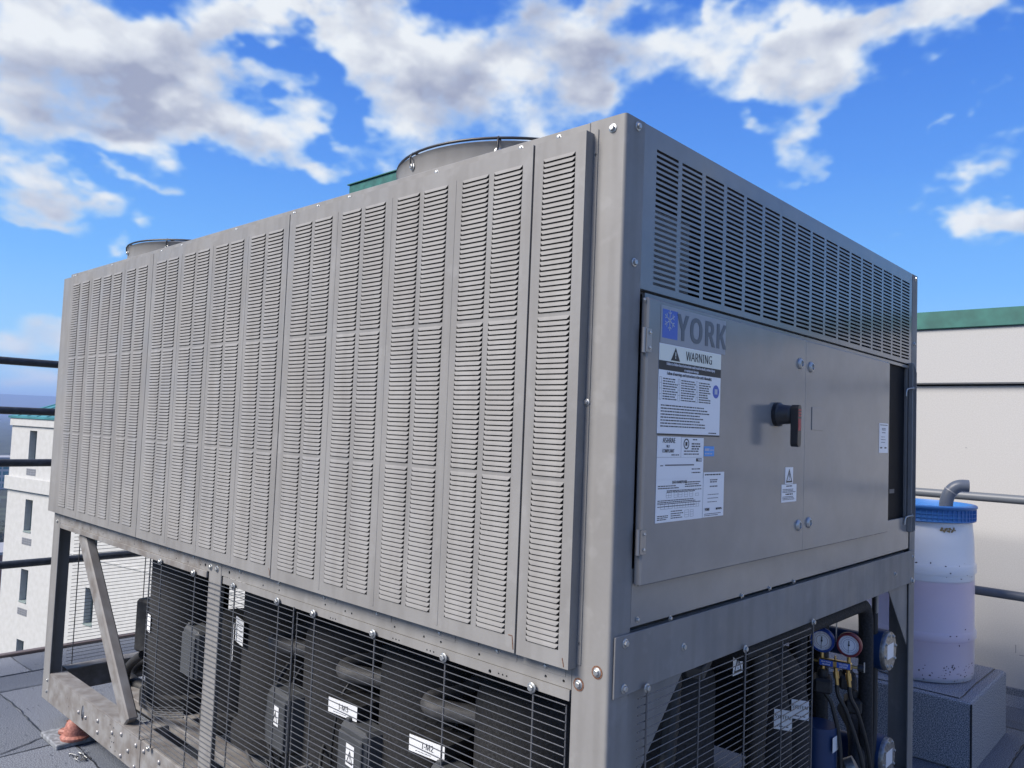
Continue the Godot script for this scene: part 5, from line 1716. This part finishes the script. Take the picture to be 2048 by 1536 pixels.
func make_rails() -> void:
	var t := thing("guard_rail", "dark four-bar guard rail along the roof edge in front of the tower", "railing", Vector3(-4.62, 0, 0), "roof railings")
	for y in [1.738, 1.43, 1.105, 0.475]:
		var m := MB.new()
		m.rod(Vector3(0, y, -4.2), Vector3(0, y, 6.0), 0.024, 0.024, 18)
		part(t, "rail", m, M.rail)
	for z in [-4.15, -2.45, 1.35, 3.2, 5.9]:
		var m := MB.new()
		m.rod(Vector3(-0.035, -0.12, z), Vector3(-0.035, 1.76, z), 0.024, 0.024, 16)
		m.lathe(Vector3(-0.035, -0.121, z), [Vector2(0.06, 0), Vector2(0.06, 0.012), Vector2(0.0, 0.012)], Basis.IDENTITY, 20)
		part(t, "post", m, M.rail)
	t = thing("guard_rail", "dark two-bar pipe rail along the foot of the beige wall behind the drum", "railing", Vector3(0, 0, -3.88), "roof railings")
	for y in [1.150, 0.606]:
		var m := MB.new()
		m.rod(Vector3(-4.5, y, 0), Vector3(9.0, y, 0), 0.026, 0.026, 18)
		part(t, "rail", m, M.rail_grey)
	for x in [-4.4, -2.6, -1.1, 0.78, 2.4, 4.2, 6.0, 8.9]:
		var m := MB.new()
		m.rod(Vector3(x, -0.12, -0.035), Vector3(x, 1.16, -0.035), 0.024, 0.024, 16)
		part(t, "post", m, M.rail_grey)

# ---------------------------------------------------------------- buildings around
func make_walls() -> void:
	var t := thing("penthouse_wall", "beige stucco wall with a dark joint and green metal coping behind the drum", "building", Vector3(0, -0.12, -4.31))
	var x0 := -4.6
	var x1 := 9.5
	var m := MB.new()
	m.box(Vector3(x0, 0.0, -0.4), Vector3(x1, 1.952, -0.012))
	part(t, "lower_wall", m, M.stucco)
	m = MB.new()
	m.box(Vector3(x0, 1.964, -0.4), Vector3(x1, 2.33, 0.03), 0.008)
	part(t, "upper_wall", m, M.stucco)
	m = MB.new()
	m.box(Vector3(x0, 1.95, -0.4), Vector3(x1, 1.97, -0.05))
	part(t, "joint", m, M.bitumen)
	var x := x0
	while x < x1:
		m = MB.new()
		var e := minf(x + 3.0, x1)
		m.box(Vector3(x, 2.327, -0.42), Vector3(e - 0.003, 2.443, 0.05), 0.004)
		part(t, "coping", m, M.green)
		x += 3.0
	m = MB.new()
	m.box(Vector3(x0, 0.0, -0.012), Vector3(x1, 0.1, 0.006), 0.003)
	m.obox(Vector3((x0 + x1) / 2, 0.03, 0.03), Vector3(x1 - x0, 0.006, 0.09), Basis(Vector3.RIGHT, 0.75))
	part(t, "base_flashing", m, M.granule)
	# small cracks
	m = MB.new()
	for q in [[0.0, 0.3, 0.05, 0.0], [-0.02, 0.31, 0.0, -0.05], [-0.3, 1.55, 0.01, 0.0], [-0.12, 1.98, 0.02, 0.0]]:
		m.box(Vector3(q[0], q[1], -0.0122), Vector3(q[0] + maxf(absf(q[2]), 0.004), q[1] + maxf(absf(q[3]), 0.004), -0.0115))
	part(t, "chips", m, M.vent_grey)
	# taller volume behind, clad in green metal
	var g := thing("stair_tower", "taller green metal clad roof box peeking up behind the chiller's fan", "building", Vector3(-10.4, -0.12, -6.5))
	m = MB.new()
	m.box(Vector3(0.05, 0, -4.0), Vector3(2.95, 5.2, -0.05))
	part(g, "wall", m, M.stucco)
	x = 0.0
	while x < 2.9:
		m = MB.new()
		m.box(Vector3(x, 5.0, -4.1), Vector3(x + 1.496, 5.69, 0.0), 0.006)
		part(g, "cladding_sheet", m, M.green)
		x += 1.5
	m = MB.new()
	m.box(Vector3(-0.03, 5.69, -4.12), Vector3(3.03, 5.71, 0.03), 0.004)
	part(g, "coping", m, M.green)

func make_tower() -> void:
	var th := deg_to_rad(42.78 + 56.0)
	var du := Vector3(sin(th), 0, cos(th))
	var nn := Vector3(-du.z, 0, du.x)
	var t := thing("concrete_tower", "pale concrete tower with slit windows, vent grilles and a teal metal roof", "building", Vector3(-39.23, 0, -9.23))
	t.basis = Basis(du, Vector3.UP, nn)
	var Y := 0.66
	var wid := 26.0
	# openings: window (u, top, w, h)
	var wins := []
	for f in 7:
		wins.append([1.66 + 0.05 * mini(f, 3), Y - 0.19 - 2.97 * f, 0.64, 1.4])
	for f in range(1, 7):
		wins.append([7.05, Y - 3.19 - 2.97 * (f - 1), 0.64, 1.43])
		wins.append([12.4, Y - 3.19 - 2.97 * (f - 1), 0.64, 1.43])
		wins.append([17.8, Y - 3.19 - 2.97 * (f - 1), 0.64, 1.43])
	# front wall built round the openings, column by column
	var cols := [0.0, 1.6, 2.45, 7.0, 7.72, 12.35, 13.07, 17.75, 18.47, wid]
	var wall := MB.new()
	var ytop := Y + 0.31
	var ybot := -39.0
	for i in cols.size() - 1:
		var a: float = cols[i]
		var b: float = cols[i + 1]
		var inside := []
		for w in wins:
			if w[0] >= a - 0.01 and w[0] + w[2] <= b + 0.01:
				inside.append(w)
		inside.sort_custom(func(p, q): return p[1] > q[1])
		var y := ytop
		for w in inside:
			wall.quad(Vector3(a, w[1], 0), Vector3(b, w[1], 0), Vector3(b, y, 0), Vector3(a, y, 0), Vector3.BACK)
			for e in [[a, w[0]], [w[0] + w[2], b]]:
				if e[1] - e[0] > 0.001:
					wall.quad(Vector3(e[0], w[1] - w[3], 0), Vector3(e[1], w[1] - w[3], 0), Vector3(e[1], w[1], 0), Vector3(e[0], w[1], 0), Vector3.BACK)
			var D := -0.3
			wall.quad(Vector3(w[0], w[1], 0), Vector3(w[0], w[1] - w[3], 0), Vector3(w[0], w[1] - w[3], D), Vector3(w[0], w[1], D), Vector3.RIGHT)
			wall.quad(Vector3(w[0] + w[2], w[1], 0), Vector3(w[0] + w[2], w[1] - w[3], 0), Vector3(w[0] + w[2], w[1] - w[3], D), Vector3(w[0] + w[2], w[1], D), Vector3.LEFT)
			wall.quad(Vector3(w[0], w[1], 0), Vector3(w[0] + w[2], w[1], 0), Vector3(w[0] + w[2], w[1], D), Vector3(w[0], w[1], D), Vector3.DOWN)
			y = w[1] - w[3]
		wall.quad(Vector3(a, ybot, 0), Vector3(b, ybot, 0), Vector3(b, y, 0), Vector3(a, y, 0), Vector3.BACK)
	wall.quad(Vector3(0, ybot, 0), Vector3(0, ytop, 0), Vector3(0, ytop, -12), Vector3(0, ybot, -12), Vector3.LEFT)
	wall.quad(Vector3(wid, ybot, 0), Vector3(wid, ytop, 0), Vector3(wid, ytop, -12), Vector3(wid, ybot, -12), Vector3.RIGHT)
	wall.quad(Vector3(0, ytop, 0), Vector3(wid, ytop, 0), Vector3(wid, ytop, -12), Vector3(0, ytop, -12), Vector3.UP)
	part(t, "wall", wall, M.tower)
	for w in wins:
		var m := MB.new()
		m.box(Vector3(w[0], w[1] - w[3], -0.32), Vector3(w[0] + w[2], w[1], -0.28))
		var wo := part(t, "window", m, M.glass)
		m = MB.new()
		m.box(Vector3(w[0] + 0.002, w[1] - w[3], -0.279), Vector3(w[0] + w[2] - 0.002, w[1] - w[3] + 0.05, 0.03), 0.004)
		part(wo, "sill", m, M.sill)
		m = MB.new()
		for e in [[0.0, 0.035], [w[2] - 0.035, w[2]]]:
			m.box(Vector3(w[0] + e[0] + 0.001, w[1] - w[3] + 0.051, -0.2795), Vector3(w[0] + e[1] - 0.001, w[1] - 0.001, -0.25))
		part(wo, "frame", m, M.sill)
		if w[0] < 3.0:
			m = MB.new()
			var gy: float = w[1] - w[3] - 0.24
			m.box(Vector3(w[0] - 0.06, gy - 0.29, 0.0002), Vector3(w[0] + 0.76, gy, 0.01))
			var go := part(t, "vent_grille", m, M.flashing)
			for i in 4:
				for j in 3:
					m = MB.new()
					m.box(Vector3(w[0] - 0.04 + i * 0.2, gy - 0.275 + j * 0.092, 0.0102), Vector3(w[0] + 0.12 + i * 0.2, gy - 0.205 + j * 0.092, 0.014))
					part(go, "grille_cell", m, M.vent_grey)
	var lm := MB.new()
	lm.box(Vector3(-0.12, Y - 2.82, 0.0), Vector3(wid, Y - 2.24, 0.12), 0.01)
	part(t, "ledge", lm, M.tower)
	lm = MB.new()
	lm.box(Vector3(-0.06, Y - 0.01, 0.0), Vector3(wid, ytop + 0.06, 0.08), 0.01)
	part(t, "parapet_band", lm, M.tower)
	lm = MB.new()
	lm.box(Vector3(5.6, Y - 5.03, 0.0), Vector3(wid, Y - 4.96, 0.03))
	part(t, "string_course", lm, M.tower)
	var rf := MB.new()
	rf.quad(Vector3(-0.15, Y + 0.42, 0.12), Vector3(wid, Y + 0.42, 0.12), Vector3(wid, Y + 1.3, -2.2), Vector3(0.9, Y + 1.3, -2.2), Vector3(0, 1, 0.5))
	rf.quad(Vector3(-0.15, Y + 0.42, 0.12), Vector3(0.9, Y + 1.3, -2.2), Vector3(0.9, Y + 1.3, -9.0), Vector3(-0.15, Y + 0.42, -12.0), Vector3(-1, 1, 0))
	rf.box(Vector3(-0.16, Y + 0.33, -12.0), Vector3(wid, Y + 0.42, 0.13))
	rf.box(Vector3(0.9, Y + 0.4, -9.0), Vector3(wid, Y + 1.3, -2.2))
	var ro := part(t, "roof", rf, M.teal)
	for k in 30:
		var sm := MB.new()
		var u := 0.7 + k * 0.85
		var uu := maxf(u, 0.95)
		sm.tube([Vector3(u, Y + 0.44, 0.11), Vector3(uu, Y + 1.31, -2.19)], 0.02, 5)
		part(ro, "standing_seam", sm, M.teal)
	rf = MB.new()
	rf.box(Vector3(-0.05, Y + 0.8, -3.4), Vector3(1.2, Y + 1.62, -1.8), 0.01)
	rf.box(Vector3(1.2, Y + 1.3, -3.4), Vector3(3.6, Y + 1.60, -1.8), 0.01)
	part(t, "roof_box", rf, M.green)
	rf = MB.new()
	for k in 4:
		rf.box(Vector3(2.0 + k * 0.22, Y + 1.6, -2.6), Vector3(2.1 + k * 0.22, Y + 1.82 + 0.1 * (k % 2), -2.5), 0.01)
	part(t, "roof_vents", rf, M.flashing)

func make_town() -> void:
	var m := MB.new()
	var N := 24
	var gy := -39.0
	m.quad(Vector3(-9000, gy, 9000), Vector3(9000, gy, 9000), Vector3(9000, gy, -9000), Vector3(-9000, gy, -9000), Vector3.UP)
	structure("ground", m, M.grass)
	# distant ridge all along the horizon
	m = MB.new()
	var f := FastNoiseLite.new()
	f.seed = 21
	f.frequency = 0.9
	var rows := 5
	var last := []
	for k in 121:
		var a := TAU * k / 120.0
		var d := Vector3(sin(a), 0, -cos(a))
		var hgt := 88.0 + 26.0 * f.get_noise_2d(cos(a) * 2.0, sin(a) * 2.0) + 14.0 * f.get_noise_2d(cos(a) * 9.0, sin(a) * 9.0)
		var ring := []
		for r in rows:
			var t := r / float(rows - 1)
			ring.append(d * (4300.0 + 2200.0 * t) + Vector3(0, gy - 3.0 + (hgt + 39.0) * sin(t * PI * 0.5), 0))
		if k > 0:
			for r in rows - 1:
				m.quad(last[r], ring[r], ring[r + 1], last[r + 1], Vector3.UP - d)
		last = ring
	structure("hills", m, M.hill)
	# houses and blocks seen past the tower's corner
	var rng := RandomNumberGenerator.new()
	rng.seed = 8
	for k in 14:
		var az := deg_to_rad(rng.randf_range(-80.5, -73.5))
		var dist := 0.0
		if k < 9:
			dist = rng.randf_range(700.0, 2600.0)
		else:
			dist = rng.randf_range(330.0, 700.0)
		var at := Vector3(sin(az) * dist, gy, -cos(az) * dist)
		var kind := rng.randi() % 3
		var hx := rng.randf_range(7, 14)
		var hy := rng.randf_range(6, 13)
		var hz := rng.randf_range(7, 11)
		var words: String = ["cream", "grey", "ochre"][kind]
		var t := thing("town_house", "small %s house with pitched roof in the hazy town below" % words, "house", at, "houses of the town below the roof", rng.randf() * PI)
		var w := MB.new()
		w.box(Vector3(-hx / 2, 0, -hz / 2), Vector3(hx / 2, hy, hz / 2))
		part(t, "wall", w, M.house[kind])
		w = MB.new()
		var o := 0.5
		w.quad(Vector3(-hx / 2 - o, hy, hz / 2 + o), Vector3(hx / 2 + o, hy, hz / 2 + o), Vector3(hx / 2 + o, hy + 3.0, 0), Vector3(-hx / 2 - o, hy + 3.0, 0), Vector3(0, 1, 1))
		w.quad(Vector3(-hx / 2 - o, hy, -hz / 2 - o), Vector3(hx / 2 + o, hy, -hz / 2 - o), Vector3(hx / 2 + o, hy + 3.0, 0), Vector3(-hx / 2 - o, hy + 3.0, 0), Vector3(0, 1, -1))
		for s in [-1.0, 1.0]:
			w.flat(Vector3(s * hx / 2, hy, hz / 2), Vector3(s * hx / 2, hy, -hz / 2), Vector3(s * hx / 2, hy + 2.9, 0), Vector3(s, 0, 0))
		part(t, "roof", w, M.roof[rng.randi() % 2])
		if dist < 1400.0:
			for i in 3:
				for j in 2:
					for s in [-1.0, 1.0]:
						w = MB.new()
						w.box(Vector3(-hx / 2 + hx * (i + 0.3) / 3.0, hy * 0.18 + j * hy * 0.45, s * hz / 2 - 0.05), Vector3(-hx / 2 + hx * (i + 0.62) / 3.0, hy * 0.42 + j * hy * 0.45, s * hz / 2 + 0.05))
						part(t, "window", w, M.glass)
	# office block with dark glazing, brick block nearer
	for q in [[-77.2, 470.0, 30.0, 15.0, 20.0, "glass", "blue-green glazed office block standing in the town below"], [-77.6, 205.0, 16.0, 9.0, 14.0, "brick", "low red brick block with pale flat roof below the tower"], [-78.5, 290.0, 26.0, 12.0, 18.0, "pale", "long pale block with light flat roof in the town"]]:
		var az := deg_to_rad(q[0])
		var t := thing("town_block", q[6], "building", Vector3(sin(az) * q[1], gy, -cos(az) * q[1]), "", deg_to_rad(-q[0]))
		var w := MB.new()
		w.box(Vector3(-q[2] / 2, 0, -q[4] / 2), Vector3(q[2] / 2, q[3], q[4] / 2))
		part(t, "wall", w, M.house[3] if q[5] == "brick" else M.house[1])
		w = MB.new()
		w.box(Vector3(-q[2] / 2 - 0.3, q[3], -q[4] / 2 - 0.3), Vector3(q[2] / 2 + 0.3, q[3] + 0.6, q[4] / 2 + 0.3))
		part(t, "roof", w, M.roof[2])
		var ny := int(q[3] / 3.0)
		var nx := int(q[2] / 3.0)
		for i in nx:
			for j in ny:
				w = MB.new()
				w.box(Vector3(-q[2] / 2 + 0.4 + i * 3.0, 0.8 + j * 3.0, q[4] / 2), Vector3(-q[2] / 2 + 2.7 + i * 3.0, 2.7 + j * 3.0, q[4] / 2 + 0.06))
				part(t, "window", w, M.teal if q[5] == "glass" else M.glass)
	# bare winter trees below
	for k in 8:
		var az := deg_to_rad(rng.randf_range(-80.0, -74.5))
		var dist := rng.randf_range(180.0, 520.0)
		var t := thing("town_tree", "dark leafless tree standing among the houses below", "tree", Vector3(sin(az) * dist, gy, -cos(az) * dist), "trees of the town below the roof")
		var w := MB.new()
		w.rod(Vector3.ZERO, Vector3(0, 6, 0), 0.35, 0.16, 7)
		for i in 7:
			var a := rng.randf() * TAU
			w.rod(Vector3(0, 3.0 + i * 0.5, 0), Vector3(cos(a) * 3.0, 7.0 + rng.randf() * 3.0, sin(a) * 3.0), 0.12, 0.03, 5)
		part(t, "trunk", w, M.bark)
		w = MB.new()
		for i in 260:
			var d := Vector3(rng.randfn(), rng.randfn() * 0.9, rng.randfn()) * 1.9 + Vector3(0, 8.0, 0)
			var e := Vector3(rng.randf_range(-1, 1), rng.randf_range(-0.4, 1), rng.randf_range(-1, 1)).normalized() * 0.7
			var s := e.cross(Vector3(rng.randf(), rng.randf(), rng.randf())).normalized() * 0.16
			w.flat(d - s, d + s, d + e, Vector3.UP)
		part(t, "crown", w, M.leaf)

func _ready() -> void:
	var cam := Camera3D.new()
	cam.name = "camera"
	add_child(cam)
	cam.position = Vector3(0.9716, 1.4507, 1.3858)
	cam.rotation_order = EULER_ORDER_YXZ
	cam.rotation = Vector3(0.05499, 0.74657, 0.0394)
	cam.fov = 52.38
	cam.near = 0.05
	cam.far = 14000.0
	cam.current = true
	var env := Environment.new()
	env.tonemap_mode = Environment.TONE_MAPPER_LINEAR
	env.tonemap_exposure = EXPOSURE
	env.background_mode = Environment.BG_SKY
	var sky := Sky.new()
	var pan := PanoramaSkyMaterial.new()
	pan.panorama = ImageTexture.create_from_image(make_sky())
	pan.energy_multiplier = SKY_ENERGY
	sky.sky_material = pan
	env.sky = sky
	env.ambient_light_source = Environment.AMBIENT_SOURCE_SKY
	env.reflected_light_source = Environment.REFLECTION_SOURCE_SKY
	env.sdfgi_enabled = true
	env.ssao_enabled = true
	env.ssil_enabled = true
	env.fog_enabled = true
	env.fog_density = 0.0003
	env.fog_light_color = Color(0.66, 0.77, 0.95)
	var we := WorldEnvironment.new()
	we.name = "environment"
	we.environment = env
	add_child(we)
	var sun := DirectionalLight3D.new()
	sun.name = "sun"
	add_child(sun)
	sun.light_color = Color(1.0, 0.965, 0.92)
	sun.light_energy = SUN_ENERGY
	sun.light_angular_distance = SUN_SIZE
	sun.shadow_enabled = true
	sun.look_at_from_position(SUN_FROM * 50.0, Vector3.ZERO, Vector3.UP)
	make_materials()
	hardware()
	make_roof()
	make_walls()
	make_tower()
	make_chiller()
	make_curb()
	make_drum()
	make_gauges()
	make_rails()
	make_foot()
	make_town()
